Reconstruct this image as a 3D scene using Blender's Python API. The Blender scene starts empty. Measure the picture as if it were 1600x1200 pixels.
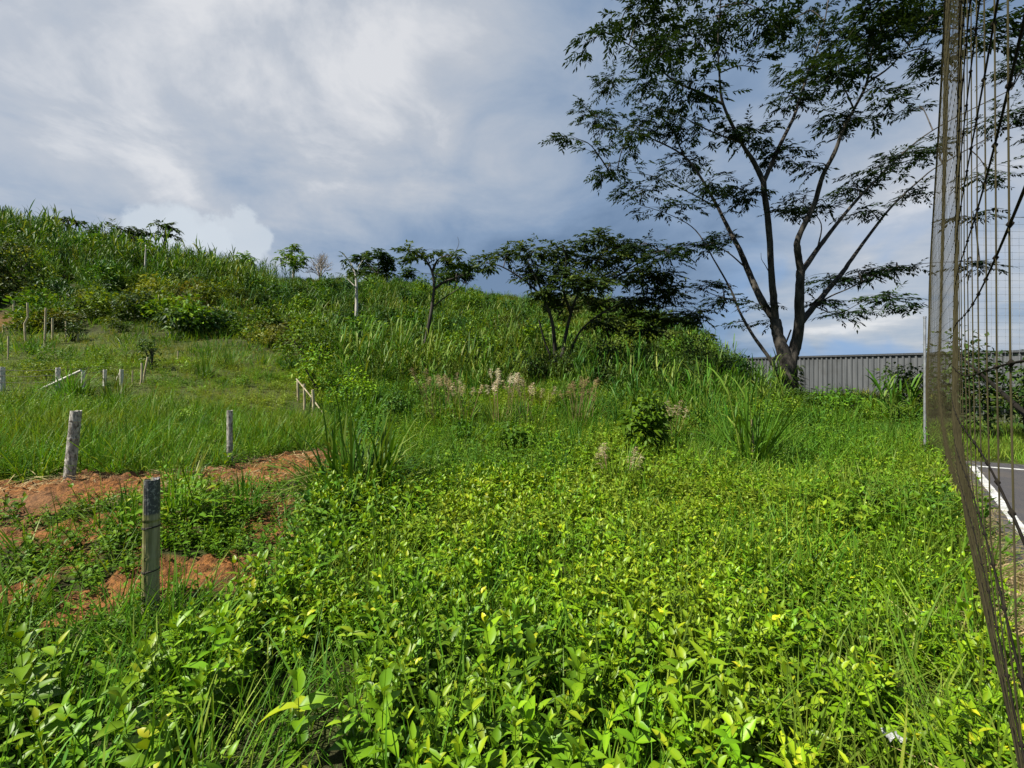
import bpy, math, random
import numpy as np
from mathutils import Vector

# ------------------------------------------------------------------ camera, sky, sun
S = bpy.context.scene
C = S.collection
FPX, CX, HY, EYE = 671.0, 800.0, 575.0, 1.6      # photo geometry: focal length in px, principal column, horizon row, eye height
cam = bpy.data.cameras.new("camera")
cam.sensor_width = 36.0
cam.lens = 36.0 * FPX / 1600.0
cam.shift_y = -(600.0 - HY) / 1600.0
cam.clip_start, cam.clip_end = 0.02, 3000.0
camo = bpy.data.objects.new("camera", cam)
camo.location = (0, 0, EYE)
camo.rotation_euler = (math.radians(90), 0, 0)
C.objects.link(camo)
S.camera = camo
S.view_settings.view_transform = 'Standard'
S.view_settings.look = 'None'
S.view_settings.exposure = 1.05
S.view_settings.gamma = 1.0
S.cycles.max_bounces = 5
S.cycles.diffuse_bounces = 2
S.cycles.glossy_bounces = 2
S.cycles.transmission_bounces = 4
S.cycles.transparent_max_bounces = 4
S.cycles.sample_clamp_indirect = 4.0
S.cycles.use_denoising = True

SUN_DIR = Vector((-0.56, -0.24, 0.79)).normalized()     # towards the sun: high, to the left and a little behind
sun = bpy.data.lights.new("sun", 'SUN')
sun.energy = 5.0
sun.angle = math.radians(0.5)
sun.color = (1.0, 0.95, 0.86)
suno = bpy.data.objects.new("sun", sun)
suno.rotation_euler = SUN_DIR.to_track_quat('Z', 'Y').to_euler()
suno.location = (-20, 5, 45)
C.objects.link(suno)


class NT:
    """small node-tree helper"""
    def __init__(s, tree):
        s.t = tree
        tree.nodes.clear()

    def n(s, typ, ins=None, **props):
        nd = s.t.nodes.new(typ)
        for k, v in props.items():
            setattr(nd, k, v)
        for k, v in (ins or {}).items():
            sock = nd.inputs[k]
            if isinstance(v, bpy.types.NodeSocket):
                s.t.links.new(v, sock)
            else:
                sock.default_value = v
        return nd

    def math(s, op, a, b=None, c=None, clamp=False):
        ins = {0: a}
        if b is not None: ins[1] = b
        if c is not None: ins[2] = c
        return s.n('ShaderNodeMath', ins, operation=op, use_clamp=clamp).outputs[0]

    def map(s, v, a, b, c=0.0, d=1.0, smooth=True):
        return s.n('ShaderNodeMapRange', {0: v, 1: a, 2: b, 3: c, 4: d},
                   interpolation_type='SMOOTHSTEP' if smooth else 'LINEAR').outputs[0]

    def mix(s, f, a, b, mode='MIX'):
        nd = s.n('ShaderNodeMix', None, data_type='RGBA', blend_type=mode)
        for sock, v in ((nd.inputs['Factor'], f), (nd.inputs[6], a), (nd.inputs[7], b)):
            if isinstance(v, bpy.types.NodeSocket): s.t.links.new(v, sock)
            elif isinstance(v, (int, float)): sock.default_value = v
            else: sock.default_value = (*v[:3], 1)
        return nd.outputs[2]

    def noise(s, vec, scale, detail=4.0, rough=0.55, dist=0.0):
        return s.n('ShaderNodeTexNoise', {'Vector': vec, 'Scale': scale, 'Detail': detail, 'Roughness': rough,
                                          'Distortion': dist}).outputs[0]

    def ramp(s, f, stops):
        nd = s.n('ShaderNodeValToRGB', {0: f})
        el = nd.color_ramp.elements
        while len(el) < len(stops): el.new(0.5)
        for e, (p, c) in zip(el, stops):
            e.position = p
            e.color = (*c, 1)
        return nd.outputs[0]


W = bpy.data.worlds.new("World")
S.world = W
W.use_nodes = True
w = NT(W.node_tree)
sky = w.n('ShaderNodeTexSky', None, sky_type='NISHITA', sun_disc=False,
          sun_elevation=math.asin(SUN_DIR.z), sun_rotation=math.atan2(SUN_DIR.x, SUN_DIR.y))
sky_c = w.n('ShaderNodeVectorMath', {0: sky.outputs[0], 'Scale': 0.05}, operation='SCALE').outputs[0]
dirv = w.n('ShaderNodeTexCoord').outputs['Generated']
sep = w.n('ShaderNodeSeparateXYZ', {0: dirv})
zc = w.math('MAXIMUM', sep.outputs[2], 0.0)
# cloud deck: the direction cut with a plane far overhead, so clouds flatten towards the horizon
inv = w.math('DIVIDE', 1.0, w.math('ADD', zc, 0.16))
deck = w.n('ShaderNodeVectorMath', {0: dirv, 'Scale': inv}, operation='SCALE').outputs[0]


def ddot(v):
    v = Vector(v).normalized()
    return w.n('ShaderNodeVectorMath', {0: dirv, 1: tuple(v)}, operation='DOT_PRODUCT').outputs['Value']


n1 = w.noise(deck, 0.80, 8.0, 0.55, 0.25)
n2 = w.noise(deck, 2.1, 8.0, 0.58, 0.35)
n3 = w.noise(dirv, 14.0, 7.0, 0.6, 0.2)
n4 = w.noise(dirv, 3.2, 6.0, 0.6, 0.5)
bright = w.map(ddot((-0.80, 0.80, 0.52)), 0.66, 0.97)                # thin bright deck high on the left
brightr = w.map(ddot((0.80, 0.72, 0.13)), 0.90, 1.0)                # brighter broken cloud low on the right
darkm = w.map(ddot((-0.05, 1.0, 0.24)), 0.88, 1.0)                   # rain curtain ahead
lowz = w.map(sep.outputs[2], 0.10, 0.42, 1.0, 0.0)
f = w.math('MULTIPLY', bright, 0.76)
f = w.math('ADD', f, 0.30)
f = w.math('ADD', f, w.math('MULTIPLY', w.math('SUBTRACT', n1, 0.5), 1.15))
f = w.math('ADD', f, w.math('MULTIPLY', w.math('SUBTRACT', n2, 0.5), 1.25))
f = w.math('ADD', f, w.math('MULTIPLY', w.math('SUBTRACT', n4, 0.5), 0.85))
f = w.math('ADD', f, w.math('MULTIPLY', brightr, 0.62))
f = w.math('SUBTRACT', f, w.math('MULTIPLY', darkm, 0.16))
f = w.math('SUBTRACT', f, w.math('MULTIPLY', w.math('MULTIPLY', lowz, w.math('SUBTRACT', 1.0, brightr)), 0.55))
f = w.math('MINIMUM', w.math('MAXIMUM', f, 0.0), 1.6)
f = w.math('MULTIPLY', f, w.math('SUBTRACT', 1.0, w.math('MULTIPLY', f, 0.13)))   # thick cloud brightens less and less
cloud = w.ramp(f, [(0.0, (0.080, 0.122, 0.192)), (0.30, (0.120, 0.168, 0.245)), (0.6, (0.186, 0.224, 0.282)), (0.85, (0.262, 0.282, 0.315)), (1.0, (0.372, 0.378, 0.392))])
# blue gaps low on the right
gap = w.math('MULTIPLY', w.map(w.noise(dirv, 5.5, 5.0, 0.5, 0.3), 0.50, 0.64), w.map(ddot((0.78, 0.76, 0.06)), 0.90, 0.99))
gap = w.math('MULTIPLY', gap, w.map(sep.outputs[2], 0.30, 0.12))
col = w.mix(w.math('MULTIPLY', gap, 0.85), cloud, (0.115, 0.200, 0.345))
# white heads of cumulus standing behind the hill
for (dx, dy, dz, c0, c1) in ((-0.735, 1.0, 0.285, 0.9984, 0.9992), (-0.645, 1.0, 0.300, 0.9984, 0.9994), (-0.82, 1.0, 0.31, 0.9984, 0.9994)):
    dd = w.math('ADD', ddot((dx, dy, dz)), w.math('MULTIPLY', w.math('SUBTRACT', n3, 0.5), 0.0065))
    col = w.mix(w.math('MULTIPLY', w.map(dd, c0, c1), 0.75), col, (0.33, 0.36, 0.39))
bg = w.n('ShaderNodeBackground', {0: col, 1: 1.0})
# keep Nishita's own sky where the deck is thin
bg2 = w.n('ShaderNodeBackground', {0: sky.outputs[0], 1: 0.05})
mx = w.n('ShaderNodeMixShader', {0: 0.10, 1: bg.outputs[0], 2: bg2.outputs[0]})
w.t.links.new(mx.outputs[0], w.n('ShaderNodeOutputWorld').inputs[0])

# ------------------------------------------------------------------ helpers
RNG = np.random.default_rng(11)
R = math.radians


def vnoise(x, y, seed=0):
    x = np.asarray(x, float); y = np.asarray(y, float)
    xi = np.floor(x).astype(np.int64); yi = np.floor(y).astype(np.int64)
    xf = x - xi; yf = y - yi
    u = xf * xf * (3 - 2 * xf); v = yf * yf * (3 - 2 * yf)

    def h(a, b):
        n = (a * 374761393 + b * 668265263 + seed * 974634777) & 0x7fffffff
        n = ((n ^ (n >> 13)) * 1274126177) & 0x7fffffff
        n = n ^ (n >> 16)
        return (n & 0xffff) / 65535.0
    a = h(xi, yi) * (1 - u) + h(xi + 1, yi) * u
    b = h(xi, yi + 1) * (1 - u) + h(xi + 1, yi + 1) * u
    return a * (1 - v) + b * v


def fbm(x, y, seed=0, octs=4):
    s = 0; a = 0.5; t = 0
    for k in range(octs):
        s = s + a * vnoise(np.asarray(x) * 2 ** k + 17.3 * k, np.asarray(y) * 2 ** k - 9.1 * k, seed + k)
        t += a; a *= 0.5
    return s / t


def sstep(x, a, b):
    t = np.clip((np.asarray(x, float) - a) / (b - a), 0, 1)
    return t * t * (3 - 2 * t)


def tag(o, label=None, cat=None, group=None, kind=None):
    if label: o['label'] = label
    if cat: o['category'] = cat
    if group: o['group'] = group
    if kind: o['kind'] = kind
    return o


class Geo:
    """collects vertices, faces, a per-vertex tint and material slots; build() links ONE mesh object"""
    def __init__(s):
        s.v = []; s.f = []; s.t = []; s.m = []; s.n = 0

    def add(s, verts, faces, tint=0.5, mat=0):
        verts = np.asarray(verts, float).reshape(-1, 3)
        s.v.append(verts)
        t = np.broadcast_to(np.asarray(tint, float), (len(verts),))
        s.t.append(t)
        faces = np.asarray(faces, int)
        s.f.append(faces + s.n)
        s.m.append(np.full(len(faces), mat))
        s.n += len(verts)

    def mesh(s, name, mats, smooth=True):
        me = bpy.data.meshes.new(name)
        v = np.concatenate(s.v); t = np.concatenate(s.t); m = np.concatenate(s.m)
        ls = np.concatenate([f.ravel() for f in s.f])
        tot = np.concatenate([np.full(len(f), f.shape[1]) for f in s.f])
        me.vertices.add(len(v)); me.vertices.foreach_set('co', v.ravel())
        me.loops.add(len(ls)); me.loops.foreach_set('vertex_index', ls)
        me.polygons.add(len(tot))
        me.polygons.foreach_set('loop_start', np.concatenate([[0], np.cumsum(tot)[:-1]]))
        me.polygons.foreach_set('loop_total', tot)
        me.polygons.foreach_set('material_index', m)
        me.polygons.foreach_set('use_smooth', np.full(len(tot), smooth))
        a = me.attributes.new('tint', 'FLOAT', 'POINT'); a.data.foreach_set('value', t)
        for mt in (mats if isinstance(mats, (list, tuple)) else [mats]): me.materials.append(mt)
        me.update(calc_edges=True); me.validate()
        return me

    def build(s, name, mats, parent=None, link=True, smooth=True, origin=None):
        if origin is not None:
            s.v = [x - np.asarray(origin) for x in s.v]
        o = bpy.data.objects.new(name, s.mesh(name, mats, smooth))
        if link: C.objects.link(o)
        if parent is not None: o.parent = parent
        elif origin is not None: o.location = origin
        return o


def empty(name, loc, label=None, cat=None, group=None, rz=0):
    o = bpy.data.objects.new(name, None)
    o.location = loc; o.rotation_euler = (0, 0, rz); o.empty_display_size = 0.2
    C.objects.link(o)
    return tag(o, label, cat, group)


def copy_tree(o, parent=None):
    c = o.copy(); C.objects.link(c)
    if parent is not None: c.parent = parent
    for ch in [x for x in bpy.data.objects if x.parent == o]: copy_tree(ch, c)
    return c


def nrm(a):
    a = np.asarray(a, float)
    return a / np.maximum(np.linalg.norm(a, axis=-1, keepdims=True), 1e-9)


def rays(g, P, D, N, L, Wd, tint, stations, halfw, droop=0.0, fold=0.15, mat=0, rib=True):
    """many leaves or blades at once. P,D,N (n,3); L,Wd (n,). rib: a centre row so that the leaf folds along its midrib"""
    P = np.asarray(P, float); n = len(P)
    D = nrm(D); Sd = nrm(np.cross(D, N)); N = nrm(np.cross(Sd, D))
    L = np.broadcast_to(L, (n,))[:, None]; Wd = np.broadcast_to(Wd, (n,))[:, None]
    droop = np.broadcast_to(droop, (n,))[:, None]
    ns = len(stations)
    rows = []
    for t, h in zip(stations, halfw):
        c = P + D * L * t - N * 0 
        c = c + np.array([0, 0, -1.0]) * droop * L * t * t
        e = Sd * Wd * h * 0.5
        up = N * Wd * h * fold
        if rib: rows += [c - e + up, c, c + e + up]
        else: rows += [c - e, c + e]
    k = 3 if rib else 2
    V = np.stack(rows, 1)                                  # n, ns*k, 3
    F = []
    for i in range(ns - 1):
        a = i * k; b = (i + 1) * k
        for j in range(k - 1): F.append([a + j, a + j + 1, b + j + 1, b + j])
    F = np.array(F)
    faces = (F[None] + (np.arange(n) * ns * k)[:, None, None]).reshape(-1, 4)
    tt = np.repeat(np.broadcast_to(tint, (n,))[:, None], ns * k, 1).copy()
    if rib: tt[:, 1::3] += 0.10
    tt = np.clip(tt, 0, 1).ravel()
    g.add(V.reshape(-1, 3), faces, tt, mat)


LEAF = ([0.0, 0.18, 0.45, 0.75, 1.0], [0.06, 0.75, 1.0, 0.62, 0.03])
LEAFLOW = ([0.0, 0.45, 1.0], [0.08, 1.0, 0.04])
BLADE = ([0.0, 0.3, 0.6, 0.85, 1.0], [0.7, 1.0, 0.8, 0.45, 0.04])
BLADELOW = ([0.0, 0.5, 1.0], [0.8, 0.9, 0.05])


def randdir(n, rng, up0=-1.0, up1=1.0):
    a = rng.uniform(0, 2 * np.pi, n); z = rng.uniform(up0, up1, n)
    h = np.sqrt(np.clip(1 - z * z, 0, 1))
    return np.stack([np.cos(a) * h, np.sin(a) * h, z], 1)


def tube(g, pts, rad, seg=7, tint=0.5, mat=0, cap=True, wob=0.0, rng=None):
    pts = np.asarray(pts, float); n = len(pts)
    rad = np.broadcast_to(rad, (n,))
    T = np.gradient(pts, axis=0) if n > 2 else np.repeat((pts[1] - pts[0])[None], n, 0)
    T = nrm(T)
    ref = np.array([0.13, 1.0, 0.07]) if abs(T[0][2]) > 0.7 else np.array([0.0, 0.1, 1.0])
    A = nrm(np.cross(T, ref)); B = np.cross(T, A)
    th = np.linspace(0, 2 * np.pi, seg, endpoint=False)
    r = rad[:, None] * np.ones((n, seg))
    if wob and rng is not None: r = r * (1 + rng.normal(0, wob, (n, seg)))
    V = pts[:, None] + (A[:, None] * np.cos(th)[None, :, None] + B[:, None] * np.sin(th)[None, :, None]) * r[..., None]
    F = []
    for i in range(n - 1):
        for j in range(seg):
            F.append([i * seg + j, i * seg + (j + 1) % seg, (i + 1) * seg + (j + 1) % seg, (i + 1) * seg + j])
    V = V.reshape(-1, 3)
    g.add(V, F, tint, mat)
    if cap:
        for i, fl in ((0, True), (n - 1, False)):
            ring = V[i * seg:(i + 1) * seg]
            c = ring.mean(0)
            f = [[seg, (j + 1) % seg, j] if fl else [seg, j, (j + 1) % seg] for j in range(seg)]
            g.add(np.vstack([ring, c]), f, tint, mat)


def spline(pts, n=6):
    P = np.asarray(pts, float)
    if len(P) < 3:
        t = np.linspace(0, 1, n + 1)[:, None]
        return P[0] * (1 - t) + P[-1] * t
    Q = np.vstack([2 * P[0] - P[1], P, 2 * P[-1] - P[-2]])
    out = []
    for i in range(1, len(Q) - 2):
        p0, p1, p2, p3 = Q[i - 1:i + 3]
        for t in np.linspace(0, 1, n, endpoint=False):
            out.append(0.5 * ((2 * p1) + (-p0 + p2) * t + (2 * p0 - 5 * p1 + 4 * p2 - p3) * t * t + (-p0 + 3 * p1 - 3 * p2 + p3) * t ** 3))
    out.append(P[-1])
    return np.array(out)


def box(g, x0, x1, y0, y1, z0, z1, tint=0.5, mat=0):
    V = [(x, y, z) for z in (z0, z1) for y in (y0, y1) for x in (x0, x1)]
    F = [[0, 2, 3, 1], [4, 5, 7, 6], [0, 1, 5, 4], [2, 6, 7, 3], [0, 4, 6, 2], [1, 3, 7, 5]]
    g.add(V, F, tint, mat)


# ------------------------------------------------------------------ materials
def material(name):
    m = bpy.data.materials.new(name); m.use_nodes = True
    return m, NT(m.node_tree)


def out(nt, shader):
    nt.t.links.new(shader, nt.n('ShaderNodeOutputMaterial').inputs[0])


def foliage(name, c0, c1, c2, transl=0.35, rough=0.45, spec=0.3, tone_col=(0.20, 0.17, 0.03), var=0.5, tcol=(1.5, 1.3, 0.5)):
    """leaf: colour runs with the leaf's own tint, drifts per plant, part of the light passes through"""
    m, t = material(name)
    tint = t.n('ShaderNodeAttribute', None, attribute_name='tint').outputs['Fac']
    tone = t.n('ShaderNodeAttribute', None, attribute_name='tone', attribute_type='INSTANCER').outputs['Fac']
    rnd = t.n('ShaderNodeObjectInfo').outputs['Random']
    c = t.ramp(tint, [(0.0, c0), (0.55, c1), (1.0, c2)])
    c = t.mix(t.math('MAXIMUM', tone, 0.0), c, tone_col)
    c = t.mix(t.math('MAXIMUM', t.math('MULTIPLY', tone, -1.0), 0.0), c, (0.020, 0.075, 0.014))
    val = t.map(rnd, 0, 1, 1 - var * 0.5, 1 + var * 0.5, smooth=False)
    hue = t.map(t.math('FRACT', t.math('MULTIPLY', rnd, 7.31)), 0, 1, 0.488, 0.512, smooth=False)
    c = t.n('ShaderNodeHueSaturation', {'Hue': hue, 'Saturation': 1.0, 'Value': val, 'Color': c}).outputs[0]
    p = t.n('ShaderNodeBsdfPrincipled', {'Base Color': c, 'Roughness': rough, 'Specular IOR Level': spec})
    tc = t.mix(1.0, c, tcol, 'MULTIPLY')
    tr = t.n('ShaderNodeBsdfTranslucent', {'Color': tc})
    out(t, t.n('ShaderNodeMixShader', {0: transl, 1: p.outputs[0], 2: tr.outputs[0]}).outputs[0])
    return m


M_weed = foliage('weed_leaf', (0.045, 0.120, 0.005), (0.155, 0.285, 0.006), (0.42, 0.42, 0.015), 0.24, 0.42, 0.24)
M_herb = foliage('herb_leaf', (0.045, 0.115, 0.006), (0.130, 0.250, 0.008), (0.28, 0.31, 0.015), 0.26, 0.5, 0.16)
M_grass = foliage('grass_blade', (0.028, 0.095, 0.008), (0.085, 0.200, 0.011), (0.27, 0.29, 0.05), 0.28, 0.5, 0.15)
M_cane = foliage('cane_blade', (0.018, 0.062, 0.006), (0.060, 0.150, 0.009), (0.22, 0.25, 0.05), 0.26, 0.5, 0.15)
M_shrub = foliage('shrub_leaf', (0.022, 0.062, 0.006), (0.085, 0.180, 0.008), (0.22, 0.30, 0.016), 0.26, 0.5, 0.14)
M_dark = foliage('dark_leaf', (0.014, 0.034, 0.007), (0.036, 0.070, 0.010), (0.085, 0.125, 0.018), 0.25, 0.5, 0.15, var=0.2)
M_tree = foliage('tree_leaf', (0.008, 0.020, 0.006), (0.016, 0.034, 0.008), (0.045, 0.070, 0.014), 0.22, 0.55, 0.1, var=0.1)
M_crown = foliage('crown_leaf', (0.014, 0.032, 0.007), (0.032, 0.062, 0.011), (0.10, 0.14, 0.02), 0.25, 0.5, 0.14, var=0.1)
M_straw = foliage('straw', (0.20, 0.15, 0.07), (0.32, 0.25, 0.12), (0.46, 0.38, 0.20), 0.2, 0.7, 0.1)
M_plume = foliage('plume', (0.19, 0.135, 0.06), (0.35, 0.28, 0.14), (0.64, 0.58, 0.42), 0.35, 0.8, 0.05, tcol=(1.1, 1.05, 0.95))


def bark(name, a, b, scale=9.0, stretch=0.25, rough=0.85, bump=0.5):
    m, t = material(name)
    tc = t.n('ShaderNodeTexCoord').outputs['Object']
    mp = t.n('ShaderNodeMapping', {'Vector': tc, 'Scale': (1, 1, stretch)}).outputs[0]
    n = t.noise(mp, scale, 6, 0.65, 0.3)
    n_b = t.noise(tc, scale * 0.3, 3, 0.5)
    c = t.mix(t.map(n, 0.35, 0.66), a, b)
    c = t.mix(t.map(n_b, 0.52, 0.70, 0, 0.5), c, tuple(x * 0.6 + 0.02 for x in b))
    bp = t.n('ShaderNodeBump', {'Strength': bump, 'Distance': 0.03, 'Height': n})
    p = t.n('ShaderNodeBsdfPrincipled', {'Base Color': c, 'Roughness': rough, 'Specular IOR Level': 0.15, 'Normal': bp.outputs[0]})
    out(t, p.outputs[0])
    return m


M_bark = bark('grey_bark', (0.020, 0.018, 0.015), (0.075, 0.066, 0.054), 6.0)
M_pale = bark('pale_bark', (0.30, 0.27, 0.22), (0.55, 0.52, 0.46), 8.0)
M_deadwood = bark('dead_wood', (0.20, 0.17, 0.14), (0.40, 0.36, 0.32), 8.0)
M_stake = bark('dry_bamboo', (0.28, 0.23, 0.13), (0.52, 0.45, 0.30), 14.0)
M_white = bark('bleached_bamboo', (0.36, 0.33, 0.27), (0.66, 0.63, 0.56), 16.0)
M_lichen = bark('lichened_bamboo', (0.10, 0.09, 0.075), (0.52, 0.49, 0.43), 48.0, 0.35)


def bamboo_mat():
    m, t = material('weathered_bamboo')
    tc = t.n('ShaderNodeTexCoord').outputs['Object']
    z = t.n('ShaderNodeSeparateXYZ', {0: tc})
    mp = t.n('ShaderNodeMapping', {'Vector': tc, 'Scale': (1, 1, 0.08)}).outputs[0]
    n = t.noise(mp, 40.0, 5, 0.6)
    c = t.mix(t.map(n, 0.3, 0.7), (0.17, 0.145, 0.075), (0.34, 0.295, 0.175))
    moss = t.math('MULTIPLY', t.map(t.noise(tc, 9.0, 4, 0.6), 0.34, 0.52), t.map(z.outputs[0], 0.060, -0.015))
    c = t.mix(t.math('MULTIPLY', moss, 0.8), c, (0.115, 0.130, 0.025))
    # the rotted grey length above the last node, with lichen
    top = t.map(z.outputs[2], 0.655, 0.672)
    top = t.math('MULTIPLY', top, t.map(z.outputs[0], -0.02, 0.0))
    lich = t.map(t.noise(tc, 60.0, 3, 0.7), 0.53, 0.60)
    grey = t.mix(t.math('MULTIPLY', lich, 0.7), (0.060, 0.060, 0.062), (0.30, 0.29, 0.27))
    c = t.mix(top, c, grey)
    bp = t.n('ShaderNodeBump', {'Strength': 0.35, 'Distance': 0.01, 'Height': n})
    p = t.n('ShaderNodeBsdfPrincipled', {'Base Color': c, 'Roughness': 0.6, 'Specular IOR Level': 0.3, 'Normal': bp.outputs[0]})
    out(t, p.outputs[0])
    return m


M_bamboo = bamboo_mat()


def plain(name, c, rough=0.6, metal=0.0, nscale=12.0, amt=0.3, spec=0.4, bump=0.0):
    m, t = material(name)
    tc = t.n('ShaderNodeTexCoord').outputs['Object']
    n = t.noise(tc, nscale, 5, 0.6)
    cc = t.mix(t.map(n, 0.3, 0.7), tuple(x * (1 - amt) for x in c), tuple(min(1, x * (1 + amt)) for x in c))
    ins = {'Base Color': cc, 'Roughness': rough, 'Metallic': metal, 'Specular IOR Level': spec}
    if bump:
        ins['Normal'] = t.n('ShaderNodeBump', {'Strength': bump, 'Distance': 0.02, 'Height': n}).outputs[0]
    p = t.n('ShaderNodeBsdfPrincipled', ins)
    out(t, p.outputs[0])
    return m


M_wire = plain('rusty_wire', (0.035, 0.028, 0.022), 0.6, 0.3)
M_cord = plain('net_cord', (0.042, 0.037, 0.018), 0.9, 0, 30, spec=0.1)
M_rope = plain('dark_rope', (0.014, 0.012, 0.009), 0.95, 0, 30, spec=0.05)
M_steel = plain('galvanised_steel', (0.42, 0.43, 0.44), 0.35, 0.7, 8)
M_thin = plain('thin_grey_wire', (0.30, 0.32, 0.34), 0.5, 0.3)
M_plastic = plain('white_plastic', (0.25, 0.26, 0.25), 0.3, 0, 60, 0.5)
M_whitewall = plain('whitewash', (0.72, 0.72, 0.70), 0.8, 0, 3, 0.1)


def wall_mat():
    m, t = material('ribbed_metal')
    tc = t.n('ShaderNodeTexCoord').outputs['Object']
    mp = t.n('ShaderNodeMapping', {'Vector': tc, 'Scale': (1, 1, 0.06)}).outputs[0]
    n = t.noise(mp, 2.2, 5, 0.6)
    n2 = t.noise(tc, 0.35, 3, 0.5)
    c = t.mix(t.map(n, 0.35, 0.65), (0.080, 0.086, 0.090), (0.120, 0.126, 0.130))
    c = t.mix(t.map(n2, 0.50, 0.66, 0, 0.6), c, (0.070, 0.072, 0.070))
    st_ = t.noise(t.n('ShaderNodeMapping', {'Vector': tc, 'Scale': (1, 1, 0.03)}).outputs[0], 4.0, 5, 0.7)
    c = t.mix(t.map(st_, 0.62, 0.72, 0, 0.5), c, (0.10, 0.075, 0.055))
    sh = t.math('FRACT', t.math('DIVIDE', t.n('ShaderNodeSeparateXYZ', {0: tc}).outputs[0], 3.12))
    c = t.mix(t.math('MULTIPLY', t.math('LESS_THAN', sh, 0.5), 0.16), c, (0.05, 0.055, 0.06))
    p = t.n('ShaderNodeBsdfPrincipled', {'Base Color': c, 'Roughness': 0.5, 'Metallic': 0.15})
    out(t, p.outputs[0])
    return m


M_wall = wall_mat()
M_trim = plain('dark_trim', (0.07, 0.075, 0.08), 0.5, 0.2)


def ground_mat():
    m, t = material('earth')
    soil = t.n('ShaderNodeAttribute', None, attribute_name='soil').outputs['Fac']
    dry = t.n('ShaderNodeAttribute', None, attribute_name='dry').outputs['Fac']
    tc = t.n('ShaderNodeTexCoord').outputs['Object']
    n = t.noise(tc, 3.0, 8, 0.65)
    n2 = t.noise(tc, 22.0, 5, 0.65)
    n3 = t.noise(tc, 0.9, 4, 0.5)
    duff = t.mix(t.map(n, 0.35, 0.65), (0.030, 0.030, 0.013), (0.050, 0.062, 0.016))
    duff = t.mix(t.math('MULTIPLY', dry, t.map(n2, 0.3, 0.6)), duff, (0.080, 0.105, 0.022))
    red = t.mix(t.map(n2, 0.35, 0.65), (0.085, 0.040, 0.017), (0.265, 0.115, 0.036))
    red = t.mix(t.map(n3, 0.50, 0.68, 0, 0.55), red, (0.16, 0.095, 0.055))
    red = t.mix(t.map(t.noise(tc, 9.0, 5, 0.7), 0.56, 0.66, 0, 0.8), red, (0.10, 0.055, 0.028))
    c = t.mix(soil, duff, red)
    h = t.math('ADD', n2, t.math('MULTIPLY', t.noise(tc, 60.0, 3, 0.6), 0.5))
    bp = t.n('ShaderNodeBump', {'Strength': 0.9, 'Distance': 0.04, 'Height': h})
    p = t.n('ShaderNodeBsdfPrincipled', {'Base Color': c, 'Roughness': 0.95, 'Specular IOR Level': 0.1, 'Normal': bp.outputs[0]})
    out(t, p.outputs[0])
    return m


M_ground = ground_mat()


def asphalt_mat():
    m, t = material('asphalt')
    tc = t.n('ShaderNodeTexCoord').outputs['Object']
    n = t.noise(tc, 120.0, 3, 0.7)
    n2 = t.noise(tc, 1.6, 5, 0.6)
    c = t.mix(t.map(n, 0.35, 0.65), (0.032, 0.030, 0.032), (0.065, 0.06, 0.06))
    c = t.mix(t.map(n2, 0.5, 0.7, 0, 0.5), c, (0.085, 0.07, 0.055))
    bp = t.n('ShaderNodeBump', {'Strength': 0.4, 'Distance': 0.005, 'Height': n})
    p = t.n('ShaderNodeBsdfPrincipled', {'Base Color': c, 'Roughness': 0.85, 'Normal': bp.outputs[0]})
    out(t, p.outputs[0])
    return m


M_asphalt = asphalt_mat()
M_paint = plain('worn_white_paint', (0.46, 0.46, 0.44), 0.8, 0, 14, 0.35)

# ------------------------------------------------------------------ terrain
PROF = {
    -700: [(2.6, 0), (4.8, .32), (8, .75), (11, 1.1), (17, 2.6), (21, 4.2), (24, 6.3), (30, 10.3), (38, 14.6), (44, 15.8), (60, 15), (120, 6)],
    0: [(2.6, 0), (4.8, .32), (8, .75), (11, 1.05), (17, 2.5), (21, 4.0), (24, 6.0), (30, 9.8), (38, 13.9), (42, 14.6), (60, 13.5), (120, 5)],
    200: [(2.7, 0), (4.9, .3), (8, .65), (11, 1.05), (17, 2.4), (22, 3.9), (26, 5.6), (32, 8.7), (40, 12.0), (44, 12.6), (60, 11.5), (120, 3)],
    330: [(2.8, 0), (5.5, .27), (8, .55), (12, 1.1), (18, 2.4), (23, 3.9), (28, 6.0), (36, 9.3), (42, 11.0), (46, 11.4), (60, 10.5), (120, 3)],
    430: [(3, 0), (6, .22), (9, .5), (14, 1.3), (20, 2.6), (24, 3.9), (30, 6.2), (40, 9.9), (46, 11.0), (60, 10), (120, 2)],
    600: [(5, 0), (9, .3), (14, 1.0), (20, 2.2), (26, 4), (34, 7.2), (46, 10.5), (52, 10.9), (65, 9), (120, 0)],
    800: [(6, 0), (10, .3), (15, .8), (20, 1.5), (25, 2.6), (32, 5.2), (44, 8.8), (50, 9.5), (65, 7), (120, -2)],
    920: [(6, 0), (10, .22), (15, .7), (20, 1.3), (25, 2.5), (32, 5.2), (40, 7.5), (46, 7.6), (60, 4), (120, -4)],
    1000: [(6, 0), (10, .2), (16, .7), (20, 1.1), (25, 2.3), (32, 4.9), (38, 5.9), (46, 5.1), (60, 2), (120, -4)],
    1100: [(6, 0), (12, .3), (18, .8), (24, 1.8), (29, 2.9), (34, 3.0), (45, 0), (60, -3), (120, -4)],
    1150: [(6, 0), (12, .3), (18, .55), (22, .8), (26, .8), (32, -.4), (45, -3.5), (120, -4)],
    1230: [(6, 0), (12, .25), (15, .37), (18, .3), (24, -.5), (32, -2.5), (45, -4), (120, -4)],
    1350: [(6, 0), (12, .1), (16, .25), (22, .1), (26, -.8), (36, -4), (50, -4.2), (120, -4)],
    1700: [(6, 0), (14, 0), (20, 0), (30, -2.5), (40, -4), (120, -4)],
}
_rc = np.array([(k - CX) / FPX for k in sorted(PROF)])
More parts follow.
